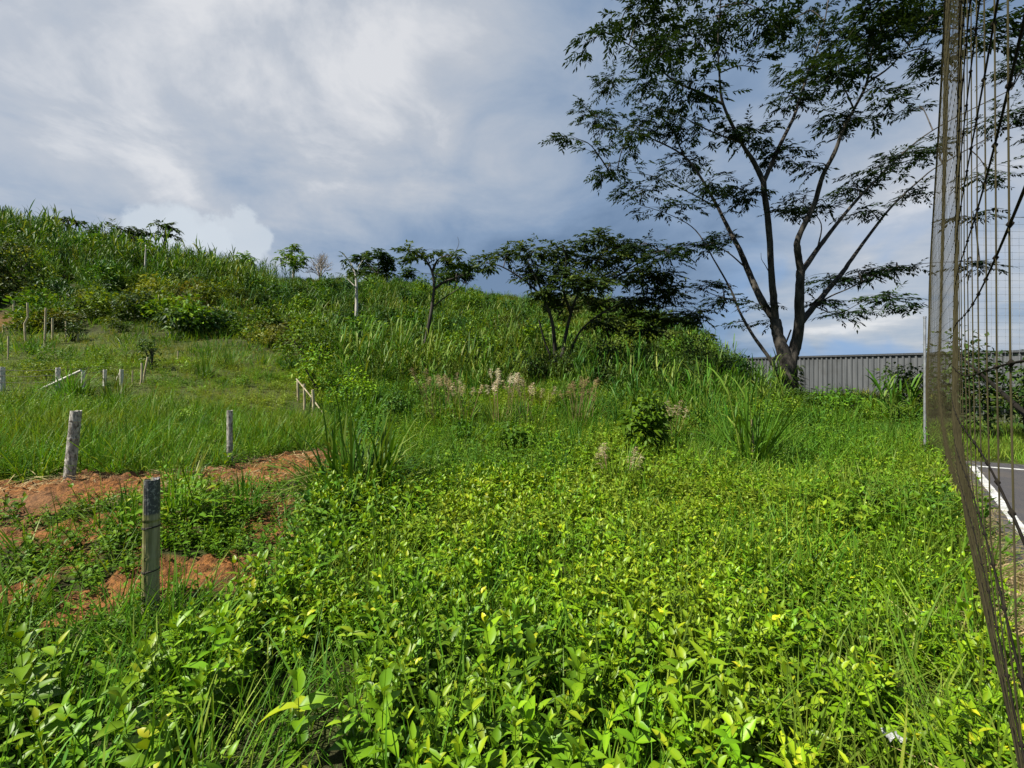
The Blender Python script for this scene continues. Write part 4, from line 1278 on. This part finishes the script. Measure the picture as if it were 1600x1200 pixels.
for (lab, x0, y0, x1, y1, w_) in (('short thin stake between the propped post and the pair of poles', 207.5, 579, 208.5, 601, 2.4),
                                  ('upright pole of the pair at the right end of the white post row', 221.5, 567, 219.5, 601, 3.4),
                                  ('leaning pole of the pair at the right end of the white post row', 231, 558, 223.6, 598, 3.2)):
    f = RG(x1, y1); d = f[1]
    stick('stake', lab, f - np.array([0, 0, .1]), W3(x0, y0, d), w_ * .5 / FPX * d, w_ * .42 / FPX * d, M_stake, 'stake')
wz = RG(90, 610)
for k, hz in enumerate((0.22, 0.38, 0.52)):
    g = Geo(); A_ = RG(3.5, 611); B_ = RG(91, 610); C_ = RG(164, 603)
    L_ = [A_ + (A_ - B_) * 0.8, A_, (A_ + B_) / 2 + np.array([0, 0, -.03]), B_, (B_ + C_) / 2 + np.array([0, 0, -.03]), C_]
    tube(g, spline([q + np.array([0, -.06, hz]) for q in L_], 4), 0.005, 4)
    tag(g.build('fence_wire', M_wire, origin=B_), 'dark %s wire strand strung along the row of white posts' % ('lowest', 'middle', 'topmost')[k], 'wire', 'wire strands along the white posts')
# the stakes higher up the pasture
SG = 'thin stakes standing on the upper pasture'
for (lab, q) in (
        ('tall pale stake furthest left in front of the dark scrub', [(21.4, 468), (22.8, 514)]),
        ('crooked stake with a kink half way up', [(42.9, 473), (43.8, 495), (38.5, 506), (40, 537)]),
        ('tallest straight stake on the upper pasture', [(71.8, 481), (69.6, 540)]),
        ('dim brown stake just right of the tallest stake', [(82, 497), (82.4, 536)]),
        ('brown stake above the small dark bush on the upper pasture', [(103, 502), (103.2, 534)]),
        ('thin faint stake behind the tallest stake', [(57.7, 476), (57.9, 502)]),
        ('short stake between the far left stake and the kinked one', [(32, 495), (32.3, 511)]),
        ('short stake leaning left beside the bare brown bank', [(27, 502), (30.6, 518)]),
        ('small stub of a stake at the left end of the bare brown bank', [(5, 508), (5, 519)]),
        ('dark stake low on the pasture near the left edge', [(13, 525), (12.6, 562)]),
        ('short pale stub on the upper pasture below the scrub', [(98, 501), (98, 512)]),
        ('pale broken stub right of the brown stake', [(121.6, 522), (121.8, 534)]),
        ('short pale peg in the grass right of the white post row', [(278, 548), (278, 561)])):
    f = RG(*q[-1]); d = f[1]
    P3 = [W3(x, y, d) for (x, y) in q[:-1]] + [f - np.array([0, 0, .12])]
    g = Geo(); P3 = P3[::-1]
    wpx = 2.6 if 'tall' in lab or 'crooked' in lab else 2.0
    n = len(P3)
    tube(g, P3 if n > 2 else spline(P3, 4), wpx * .5 / FPX * d, 6, wob=0.06, rng=RNG)
    tag(g.build('stake', M_stake, origin=f), lab, 'stake', SG)
# three stakes with a cross pole by the cane
ds = RG(478, 648)[1]
for (lab, x0, y0, x1, y1) in (('left stake of the three with cross poles in front of the shrubs', 465, 592, 466.5, 628),
                              ('middle stake of the three with cross poles in front of the shrubs', 475, 600, 475.5, 640),
                              ('right stake of the three with cross poles in front of the shrubs', 488.5, 609, 487, 652)):
    f = RG(x1, y1); d = f[1]
    stick('stake', lab, f - np.array([0, 0, .12]), W3(x0, y0, d), 0.032, 0.028, M_stake, 'stake', 'three stakes with cross poles')
stick('cross_pole', 'thin cross pole tied against the three stakes by the shrubs', W3(463, 592, ds + 0.5), RG(508, 651) + np.array([0, 0, .0]), 0.016, 0.014, M_stake, 'pole')
stick('dark_brace', 'short dark brace leaning against the right one of the three stakes', W3(488, 620, ds - .05), RG(483, 650), 0.022, 0.022, M_bark, 'stick')

# ------------------------------------------------------------------ single plants that stand out
def plant(name, label, cat, loc, parts, group=None, s=1.0, rz=0.0):
    root = empty(name, loc, label, cat, group, rz)
    root.scale = (s, s, s)
    for pn, g, m in parts: g.build(pn, m, root)
    return root


rg = np.random.default_rng(101)
# dark arching clump at the end of the red strip
g = grass_geo(rg, 380, 0.75, 1.35, 0.26, 0.014, 0.024, (4, 68), (0.55, 1.3), False, (0.15, 0.8))
plant('grass_clump', 'dark green fountain-like grass clump at the end of the upper red strip', 'grass clump', RG(562, 785), [('blades', g, M_cane)], s=1.5)
# tall cane in front of the big tree
g = cane_geo(rg, 3, 1.3, 1.9, 0.10, (0.8, 1.25), (0.022, 0.034), 10, False, (0.25, 0.6))
grass_geo(rg, 85, 1.0, 2.15, 0.15, 0.016, 0.030, (1, 58), (0.05, 0.5), False, (0.1, 0.6), g)
st = Geo(); tube(st, [(0.02, -.06, -.05), (0.02, -.05, .3), (0.01, -.03, .8)], [.018, .016, .012], 7, 0.8)
plant('cane_clump', 'tall fan of cane grass with a yellow stem before the big tree trunk', 'grass clump', RG(1172, 735), [('blades', g, M_cane), ('stem', st, M_straw)])
for k, (px, dd_, hh_, lab) in enumerate(((505, 15.5, 2.0, 'tall light green cane clump at the left end of the belt below the slope'), (548, 14.2, 2.3, 'biggest arching cane clump below the pale-trunked tree'),
                                    (590, 13.6, 1.9, 'cane clump just left of the slim leaning tree foot'), (625, 15.5, 2.1, 'cane clump behind the left end of the plume row'),
                                    (745, 13.8, 1.7, 'cane clump behind the middle of the plume row'), (985, 13.2, 1.7, 'cane clump above the dark broad-leaved bush'),
                                    (1085, 11.5, 1.6, 'cane clump between the dark broad-leaved bush and the tall cane fan'))):
    g = cane_geo(rg, 9, hh_ * 0.6, hh_ * 1.05, 0.45, (0.7, 1.2), (0.03, 0.05), 9, False, (0.2, 0.8))
    grass_geo(rg, 60, hh_ * 0.5, hh_ * 0.95, 0.4, 0.02, 0.035, (2, 45), (0.1, 0.6), False, (0.2, 0.8), g)
    plant('cane_clump', lab, 'grass clump', G(px, dd_), [('blades', g, M_cane)], 'cane clumps at the foot of the hill')
# cane by the right
g = cane_geo(rg, 12, 0.9, 1.5, 0.5, (0.7, 1.0), (0.04, 0.06), 8, False, (0.2, 0.7))
plant('cane_clump', 'dark leaning cane clump beside the round bush near the net', 'grass clump', G(1402, 11.0), [('blades', g, M_cane)])
# broad-leaved bush
g = mound_geo(rg, 0.5, 0.4, 0.78, 720, 0.12, 0.07, (0.1, 0.65), lowleaf=False, lumps=9)
plant('broadleaf_bush', 'dark broad-leaved bush standing by itself left of the tall cane fan', 'bush', RG(1012, 722), [('foliage', g, M_shrub)])
# plume grass row
for k, (px, py, n, h, lab) in enumerate((
        (680, 672, 7, 1.25, 'plume grass with brown seed heads at the left end of the plume row'),
        (722, 676, 7, 1.15, 'plume grass with thin tan heads, second from the left of the plume row'),
        (782, 680, 9, 1.3, 'plume grass with the whitest heads in the middle of the plume row'),
        (828, 678, 9, 1.2, 'plume grass with pinkish tan heads right of the whitest one'),
        (902, 680, 11, 1.15, 'reddish brown plume grass at the right end of the plume row'),
        (1040, 700, 5, 0.9, 'small pale plume grass above the dark broad-leaved bush'),
        (968, 775, 4, 0.55, 'short faded plume in the bright weeds of the middle field'))):
    loc = RG(px, py)
    g = grass_geo(rg, 60, 0.6, 1.1, 0.2, 0.010, 0.018, (3, 40), (0.1, 0.6), False, (0.25, 0.9))
    root = plant('plume_grass', lab, 'grass clump', loc, [('blades', g, M_grass)], 'plume grasses in a row across the field')
    tone = {2: 0.35, 4: -0.35, 0: -0.2}.get(k, 0.0)
    for j in range(int(n * 1.6)):
        pg = Geo(); a = rg.uniform(0, 6.28); ln = rg.uniform(0.05, 0.42); hh = h * rg.uniform(0.66, 0.95)
        b0 = np.array([rg.normal(0, .10), rg.normal(0, .10), 0]); t0 = b0 + np.array([math.cos(a) * ln * hh, math.sin(a) * ln * hh, hh])
        tube(pg, spline([b0, (b0 + t0) / 2, t0], 3), 0.004, 4, 0.3, cap=False)
        m = 55; tt = rg.uniform(0, 1, m)
        Pq = t0 + (t0 - b0) / hh * (tt[:, None] * 0.20 - 0.04)
        Dq = randdir(m, rg, 0.2, 0.9)
        Dq[:, 0] += math.cos(a) * .4; Dq[:, 1] += math.sin(a) * .4
        rays(pg, Pq, Dq, randdir(m, rg), (0.05 + 0.05 * np.sin(tt * 3.0)), 0.008, np.clip(rg.uniform(.2, .9, m) + tone, 0, 1), BLADELOW[0], BLADELOW[1], 0.5, 0, rib=False)
        pg.build('plume', M_plume, root)

# shrubs that stand apart
def bush(label, px, d, rx, rz, n, L, mat, tint=(0.05, 0.8), seed=1, lowl=True, z=0.0, ry=None, name='bush', group=None):
    rng = np.random.default_rng(seed)
    g = mound_geo(rng, rx, ry or rx * 0.9, rz, n, L, L * 0.5, tint, lowleaf=lowl, lumps=8)
    st = Geo()
    for k in range(5):
        a = rng.uniform(0, 6.28)
        tube(st, [(0, 0, -.1), (math.cos(a) * rx * .2, math.sin(a) * rx * .2, rz * .4), (math.cos(a) * rx * .5, math.sin(a) * rx * .5, rz * .85)], [.03, .02, .008], 5)
    return plant(name, label, 'bush', G(px, d) + np.array([0, 0, z]), [('foliage', g, mat), ('stem', st, M_bark)], group)


bush('round dark bush in front of the shed, left of the net', 1417, 13.5, 0.85, 1.15, 900, 0.14, M_dark, seed=3)
bush('light green bush behind the three stakes', 500, 11.5, 0.75, 0.9, 700, 0.10, M_herb, (0.2, 0.8), seed=5)
bush('wide mixed green bush below the tall cane on the hill foot', 492, 15.0, 1.6, 1.5, 1500, 0.12, M_shrub, (0.1, 0.7), seed=6)
bush('bright green bush in the belt right of the slim tree', 728, 17, 1.5, 1.5, 1300, 0.13, M_shrub, (0.3, 1.0), seed=7)
bush('small light bush left of the plume grass', 555, 10.5, 0.6, 0.7, 500, 0.10, M_herb, (0.2, 0.7), seed=8)
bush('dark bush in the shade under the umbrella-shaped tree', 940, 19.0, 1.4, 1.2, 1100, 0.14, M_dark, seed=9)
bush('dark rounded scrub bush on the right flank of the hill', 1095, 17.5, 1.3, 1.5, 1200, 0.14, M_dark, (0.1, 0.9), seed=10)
bush('added dark bush standing in for shade on the hill foot between the umbrella-shaped tree and the big tree', 1010, 17.0, 1.5, 1.3, 1200, 0.14, M_dark, (0.0, 0.6), seed=18)  # added: its dark leaf colour imitates the shade at the hill foot
bush('added broad dark bush standing in for shade right at the lower right end of the hill', 1125, 18.0, 1.2, 1.1, 1000, 0.14, M_dark, (0.0, 0.7), seed=19)  # added likewise, shade put into the leaf colour
for k, (px, dd_, rx_, lab) in enumerate(((905, 16.2, 1.2, 'added shade-dark bush pressed against the trunks of the umbrella-shaped tree'), (960, 15.2, 1.1, 'added shade-dark bush in front of the umbrella-shaped tree, right of its trunks'),
                                     (1060, 16.0, 1.3, 'added shade-dark bush half way between the umbrella-shaped tree and the end of the hill'), (835, 16.8, 1.0, 'added shade-dark bush left of the trunks of the umbrella-shaped tree'))):
    bush(lab, px, dd_, rx_, rx_ * 0.95, 1000, 0.13, M_dark, (0.0, 0.8), seed=80 + k)  # added bushes, dark leaves deepen the shaded belt around the umbrella tree
bush('low dark bush at the foot of the big tree', 1235, 12.5, 1.0, 0.6, 700, 0.11, M_dark, (0.1, 0.8), seed=11)
bush('low green bush right of the big tree foot', 1300, 12.0, 1.1, 0.55, 700, 0.11, M_shrub, (0.0, 0.5), seed=12)
bush('small dark bush among the stakes of the upper pasture', 113, 17.5, 0.45, 0.55, 260, 0.11, M_dark, seed=13)
bush('little dark bush behind the pair of poles', 237, 13.4, 0.35, 0.75, 260, 0.10, M_dark, seed=14)
bush('very dark bush at the left edge above the bare bank', 8, 24.0, 1.9, 2.0, 1200, 0.18, M_dark, (0.0, 0.5), seed=15)
bush('small leafy bush with hanging dark leaves in the middle of the field', 800, 7.0, 0.28, 0.42, 200, 0.11, M_shrub, (0.0, 0.5), seed=16, lowl=False)
bush('low dark bush left of the hanging-leaved bush in the field', 722, 7.6, 0.30, 0.36, 200, 0.09, M_shrub, (0.0, 0.4), seed=17, lowl=False)

# spiky plants
for k, (px, py, s, lab) in enumerate(((1310 - 410, 722, 0.8, 'spiky grass clump right of the middle of the field'), (135 + 315, 660, 0.5, 'small dark spiky tuft below the three stakes'),
                                      (275, 812, 0.62, 'green leafy grass clump just right of the mossy post'), (385, 800, 0.5, 'low wide grass clump at the end of the terrace'),
                                      (320, 590, 0.9, 'dark wide grass clump on the pasture right of the white post row'), (128, 625, 0.7, 'dark spiky tuft in front of the white post row'),
                                      (540, 660, 1.0, 'upright green cane tuft right of the three stakes'), (200, 825, 0.45, 'thin grass clump left of the mossy post'))):
    g = grass_geo(rg, 90, 0.6, 1.25, 0.2, 0.014, 0.028, (4, 52), (0.15, 0.7), False, (0.1, 0.7))
    plant('grass_clump', lab, 'grass clump', RG(px, py), [('blades', g, M_cane if k in (0, 1, 4, 5, 6) else M_grass)], s=s)

# big-leaved weeds near the lens
for k, (px, py, h, L, lab) in enumerate(((60, 1085, 0.42, 0.13, 'broad-leaved weed with one large pale leaf at the far left of the foreground'),
                                         (330, 1060, 0.46, 0.12, 'tall weed with long pale leaves in front of the mossy post'),
                                         (610, 1190, 0.44, 0.11, 'tall upright weed with a rosette of pale leaves at the bottom centre'),
                                         (470, 1150, 0.40, 0.12, 'wide-leaved weed left of the bottom centre of the foreground'),
                                         (775, 1060, 0.44, 0.11, 'pale drooping-leaved weed in the centre of the foreground'),
                                         (885, 1120, 0.42, 0.10, 'glossy oval-leaved weed right of the centre of the foreground'),
                                         (190, 1190, 0.40, 0.12, 'big round-leaved weed in the lower left corner'))):
    rng = np.random.default_rng(200 + k)
    g = shoot_geo(rng, h, 6, L, L * 0.42, None, (0, 0), 0.12, 0.3)
    plant('broad_leaved_weed', lab, 'weed', RG(px, py + 60), [('leaves', g, M_weed)])

# ------------------------------------------------------------------ court, net, hedge, shed on the right
u = np.array([0.667, 0.745]); nrm_r = np.array([0.745, -0.667])
corner = np.array([7.45, 6.95])


def sheet(name, poly, z, mat, th=0.0):
    g = Geo(); n = len(poly)
    V = [(x, y, z) for x, y in poly]
    g.add(V, [list(range(n))])
    o = g.build(name, mat, smooth=False)
    return tag(o, kind='structure')


e2 = np.array([0.90, -0.435]); e2 = e2 / np.linalg.norm(e2)
oA = corner - nrm_r * 0.62 + u * 0.35
sheet('court', [tuple(oA - u * 14), tuple(oA - u * 14 + e2 * 26), tuple(oA + e2 * 26), tuple(oA)], 0.012, M_asphalt)
ln = corner


def strip(name, a, b, wd, z):
    a = np.asarray(a); b = np.asarray(b); dv = (b - a) / np.linalg.norm(b - a); s = np.array([dv[1], -dv[0]])
    n = int(np.linalg.norm(b - a) / 0.12); rng = np.random.default_rng(3)
    V = []; F = []
    for i in range(n + 1):
        p = a + (b - a) * i / n
        V += [(*(p - s * wd * (.5 + rng.normal(0, .03))), z), (*(p + s * wd * (.5 + rng.normal(0, .03))), z)]
    F = [[2 * i, 2 * i + 1, 2 * i + 3, 2 * i + 2] for i in range(n)]
    g = Geo(); g.add(V, F)
    tag(g.build(name, M_paint, smooth=False), kind='structure')


strip('court_line', corner - u * 12, corner, 0.085, 0.017)
strip('court_line', corner + e2 * 0.06, corner + e2 * 22, 0.09, 0.017)

# grass along the far side of the court stays in the scatter; hedge behind it
rng = np.random.default_rng(61)
hd = empty('hedge', (12.6, 9.8, 0), 'dark clipped-looking leafy hedge behind the court, seen through the net', 'hedge')
g = Geo()
for k in range(16):
    c = (-2.6 + k * 0.62, rng.normal(0, .2) - 0.05 * k, 0)
    mound_geo(rng, 0.75, 0.7, rng.uniform(1.3, 1.55), 520, 0.13, 0.07, (0.0, 0.9), g=g, at=c, lumps=7)
g.build('foliage', M_dark, hd)
for k in range(12):
    st = Geo(); tube(st, [(-2.5 + k * .8, 0, -.1), (-2.45 + k * .8, .05, .5), (-2.5 + k * .8, 0, 1.1)], [.03, .025, .015], 5)
    st.build('stem', M_bark, hd)
# grass strip between court and hedge
pr = [proto(grass_geo(rng, 22, 0.15, 0.4, 0.12, 0.006, 0.012, (5, 50), (0.2, 0.7), True), M_grass) for k in range(3)]
X = rng.uniform(6.8, 22, 2600); Y = rng.uniform(5.5, 11.5, 2600)
oC = oA
sgn = (X - oC[0]) * (-e2[1]) + (Y - oC[1]) * e2[0]
keep = (sgn > 0.05) & (net_sd(X, Y) > -0.9)
scatter('court_grass', 'sunlit grass strip between the court and the hedge', 'grass', pr, pts(X, Y, keep), rng, (0.6, 1.2), 0.2, rng.uniform(0, .3, int(keep.sum())))
# weeds and grass in the debris between net foot and court
t = rng.uniform(0, 1, 700); s = rng.normal(0.05, 0.15, 700)
X = 0.9 + t * 6.4 + s * 0.745; Y = 0.5 + t * 7.1 - s * 0.667
scatter('verge_grass', 'ragged grass growing through the foot of the net', 'grass', [proto(grass_geo(rng, 12, 0.12, 0.32, 0.07, 0.004, 0.008, (5, 60), (0.3, 0.9)), M_grass)], np.stack([X, Y, gz(X, Y)], 1), rng, (0.6, 1.2), 0.2, rng.uniform(0, .5, 700))


def net_xy(t, z):
    """plan of the hanging net: t = distance ahead of the lens; it bellies right towards its foot"""
    x = 0.050 + 1.005 * t - 0.33 * np.clip((t - 2.5) / 5.2, 0, None) ** 1.6
    e = 0.215 * np.clip(1 - z / 1.45, 0, 1) ** 1.4 * (1 - np.clip((t - 5.5) / 2.2, 0, 1) * 0.8)
    e = e + 0.03 * np.sin(t * 2.1 + z * 1.3) * np.clip(t / 3, 0, 1)
    return x + e * 0.75, t - e * 0.66


def net_top(t):
    return 2.45 + 4.2 * np.clip((7.72 - t) / 5.0, 0, 1.0) ** 1.4 + 0.0 * t


def net_pt(t, z):
    x, y = net_xy(t, z)
    return (x, y, z)


nroot = empty('safety_net', (7.4, 7.7, 0), 'brown knotted safety net hanging along the right edge in front of the court', 'net')
org = np.array([7.4, 7.7, 0.0])
ng_ = Geo(); rope = Geo(); knots = Geo()
step = 0.062
ts = np.concatenate([np.arange(0.16, 1.0, 0.085), np.arange(1.0, 7.70, step)])
rn = np.random.default_rng(8)
for t in ts:
    zt = float(net_top(t)); zs = np.concatenate([np.linspace(0.03, 1.6, 9), np.linspace(1.8, zt, 6)])
    ph = rn.uniform(0, 6.28)
    jit = 0.006 * np.sin(zs * 3 + ph)
    tube(ng_, [net_pt(t + j, z) for z, j in zip(zs, jit)], 0.00075 + 0.00030 * t, 4, cap=False)
for k, z0 in enumerate(np.arange(0.1, 6.4, 0.115)):
    tv = np.concatenate([np.arange(0.16, 2.0, 0.085), np.arange(2.0, 7.71, 0.3)])
    tv = tv[net_top(tv) > z0]
    if len(tv) < 2: continue
    sag = 0.010 * np.sin(tv * 5 + k)
    tube(ng_ if k % 1 else rope, [net_pt(t, z0 + s_) for t, s_ in zip(tv, sag)], 0.00095 if z0 > 1.25 else 0.00055, 4, cap=False)
    for t, s_ in zip(tv[:22], sag):
        c = np.array(net_pt(t, z0 + s_)); q = 0.0032 if z0 > 1.25 else 0.0014
        V = c + q * np.array([(1, 0, 0), (-1, 0, 0), (0, 1, 0), (0, -1, 0), (0, 0, 1.2), (0, 0, -1.2)])
        knots.add(V, [[0, 2, 4], [2, 1, 4], [1, 3, 4], [3, 0, 4], [2, 0, 5], [1, 2, 5], [3, 1, 5], [0, 3, 5]])
ng_.build('upright_cords', M_cord, nroot, origin=org)
# the slack of the net is gathered in folds along its far two thirds
rn = np.random.default_rng(18)
for t in np.arange(1.6, 7.7, 0.045):
    zt = float(net_top(t)); zs = np.concatenate([np.linspace(0.03, 1.6, 8), np.linspace(1.8, zt, 6)])
    o1 = rn.normal(0, 0.035) + 0.02 * np.sin(zs * 2 + t * 3)
    tube(ng_, [np.array(net_pt(t, z)) + np.array([q * 0.74 + 0.02, -q * 0.67 - 0.02, 0]) for z, q in zip(zs, o1)], 0.0020 + 0.0002 * t, 3, cap=False)
rope.build('cross_ropes', M_rope, nroot, origin=org)
knots.build('knots', M_rope, nroot, origin=org)
eg = Geo()
tv = np.arange(0.16, 7.71, 0.25)
tube(eg, [net_pt(t, float(net_top(t))) for t in tv if t > 1.0], 0.009, 6)
tube(eg, [net_pt(7.7, z) for z in np.linspace(0.05, 2.45, 10)], 0.008, 6)
tube(eg, [net_pt(t, 0.03) for t in tv if t > 1.0], 0.005, 5)
eg.build('border_rope', M_cord, nroot, origin=org)
bg_ = Geo()
tube(bg_, [np.array(net_pt(t, 1.527 + 0.083 * t)) + np.array([0.01, -0.01, 0]) for t in np.concatenate([np.arange(0.12, 1.0, 0.1), np.arange(1.0, 5.4, 0.4)])], 0.0024, 6)
bg_.build('support_rope', M_rope, nroot, origin=org)

pr_ = empty('metal_pole', (7.44, 7.74, 0), 'thin galvanised pole holding the far end of the net', 'pole')
pg = Geo(); tube(pg, [(0, 0, -.2), (0, 0, 1.2), (0, 0, 2.5)], 0.02, 12); pg.build('tube', M_steel, pr_)
pg = Geo(); tube(pg, [(0, 0, 2.5), (0, 0, 2.53)], 0.025, 12); pg.build('cap', M_steel, pr_)

# far wire backstop
fr = empty('wire_backstop', (14.2, 12.2, 0), 'tall thin wire ball-stop fence behind the hedge', 'fence')
g = Geo()
for k in range(0, 46):
    x = -1.2 + k * 0.2
    tube(g, [(x, 0, 0), (x + .02, 0, 3), (x, 0, 5.9 - 0.02 * k)], 0.0035, 3, cap=False)
for k in range(30):
    tube(g, [(-1.2, 0, 0.1 + k * 0.2), (3, 0, 0.06 + k * 0.199), (8, 0, 0.1 + k * 0.19)], 0.0035, 3, cap=False)
g.build('wire_mesh', M_thin, fr)
g = Geo(); tube(g, [(8, 0.03, -.2), (8, 0.03, 6.0)], 0.04, 8); tube(g, [(-1.25, 0, 5.9), (8, 0, 5.8)], 0.010, 5); g.build('frame', M_steel, fr)


# the shed
def shed():
    A = np.array([31.5, 60.0]); B = np.array([41.5, 30.0])
    L = np.linalg.norm(B - A); dv = (B - A) / L; back = np.array([dv[1], -dv[0]])
    if back[0] < 0: back = -back
    base = -5.0; top = 3.0
    root = empty('metal_shed', (A[0], A[1], base), 'long grey ribbed metal shed behind the big tree', 'building', rz=math.atan2(dv[1], dv[0]))
    s = 1 if np.cross(dv, back) > 0 else -1
    H = top - base; dep = 18.0 * s
    w_ = Geo(); rib = 0.52; x = 0.0; V = []
    prof = []
    while x < L:
        prof += [(x, 0), (x + 0.30, 0), (x + 0.34, -0.13 * s), (x + 0.48, -0.13 * s)]
        x += rib
    V = [(a, b, z) for a, b in prof for z in (0, H)]
    F = [[2 * i, 2 * i + 2, 2 * i + 3, 2 * i + 1] for i in range(len(prof) - 1)]
    w_.add(V, F)
    xe = prof[-1][0]
    w_.add([(0, 0, 0), (0, dep, 0), (0, dep, H), (0, 0, H)], [[0, 1, 2, 3]])
    w_.add([(xe, 0, 0), (xe, dep, 0), (xe, dep, H), (xe, 0, H)], [[3, 2, 1, 0]])
    w_.add([(0, dep, 0), (xe, dep, 0), (xe, dep, H), (0, dep, H)], [[0, 1, 2, 3]])
    w_.build('wall', M_wall, root, smooth=False)
    r = Geo()
    r.add([(-.2, -.2 * s, H + .02), (xe + .2, -.2 * s, H + .02), (xe + .2, dep / 2, H + .25), (-.2, dep / 2, H + .25), (xe + .2, dep + .2 * s, H + .02), (-.2, dep + .2 * s, H + .02)], [[0, 1, 2, 3], [3, 2, 4, 5]])
    r.build('roof', M_wall, root, smooth=False)
    t_ = Geo(); y0, y1 = sorted((-.14 * s, -.02 * s)); box(t_, -.1, xe + .1, y0 - .08, y1, H - .16, H + .0)
    t_.build('gutter', M_trim, root, smooth=False)


shed()
wb = empty('white_building', (29.2, 56.5, -3.5), 'tiny white building at the left end of the ribbed metal shed', 'building')
g = Geo(); box(g, -.7, .5, -1, 2, 0, 4.2); g.build('wall', M_whitewall, wb, smooth=False)
g = Geo(); box(g, -.85, .65, -1.15, 2.15, 4.203, 4.35); g.build('roof', M_trim, wb, smooth=False)

# scrap of plastic
p = RG(1395, 1215)
g = Geo(); rng = np.random.default_rng(2)
xs, ys = np.meshgrid(np.linspace(-.09, .09, 9), np.linspace(-.035, .035, 5))
zz = 0.02 * rng.normal(0, 1, xs.shape) + 0.03
idx = np.arange(45).reshape(5, 9)
g.add(np.stack([xs, ys, zz], -1).reshape(-1, 3), np.stack([idx[:-1, :-1], idx[:-1, 1:], idx[1:, 1:], idx[1:, :-1]], -1).reshape(-1, 4))
o = g.build('plastic_scrap', M_plastic); o.location = p + np.array([0, 0, .15]); o.rotation_euler = (0.2, 0.1, -0.5); o.scale = (0.42, 0.42, 0.42)
so_ = o.modifiers.new('thickness', 'SOLIDIFY'); so_.thickness = 0.003
tag(o, 'crumpled white plastic scrap caught in the grass at the lower right', 'litter')
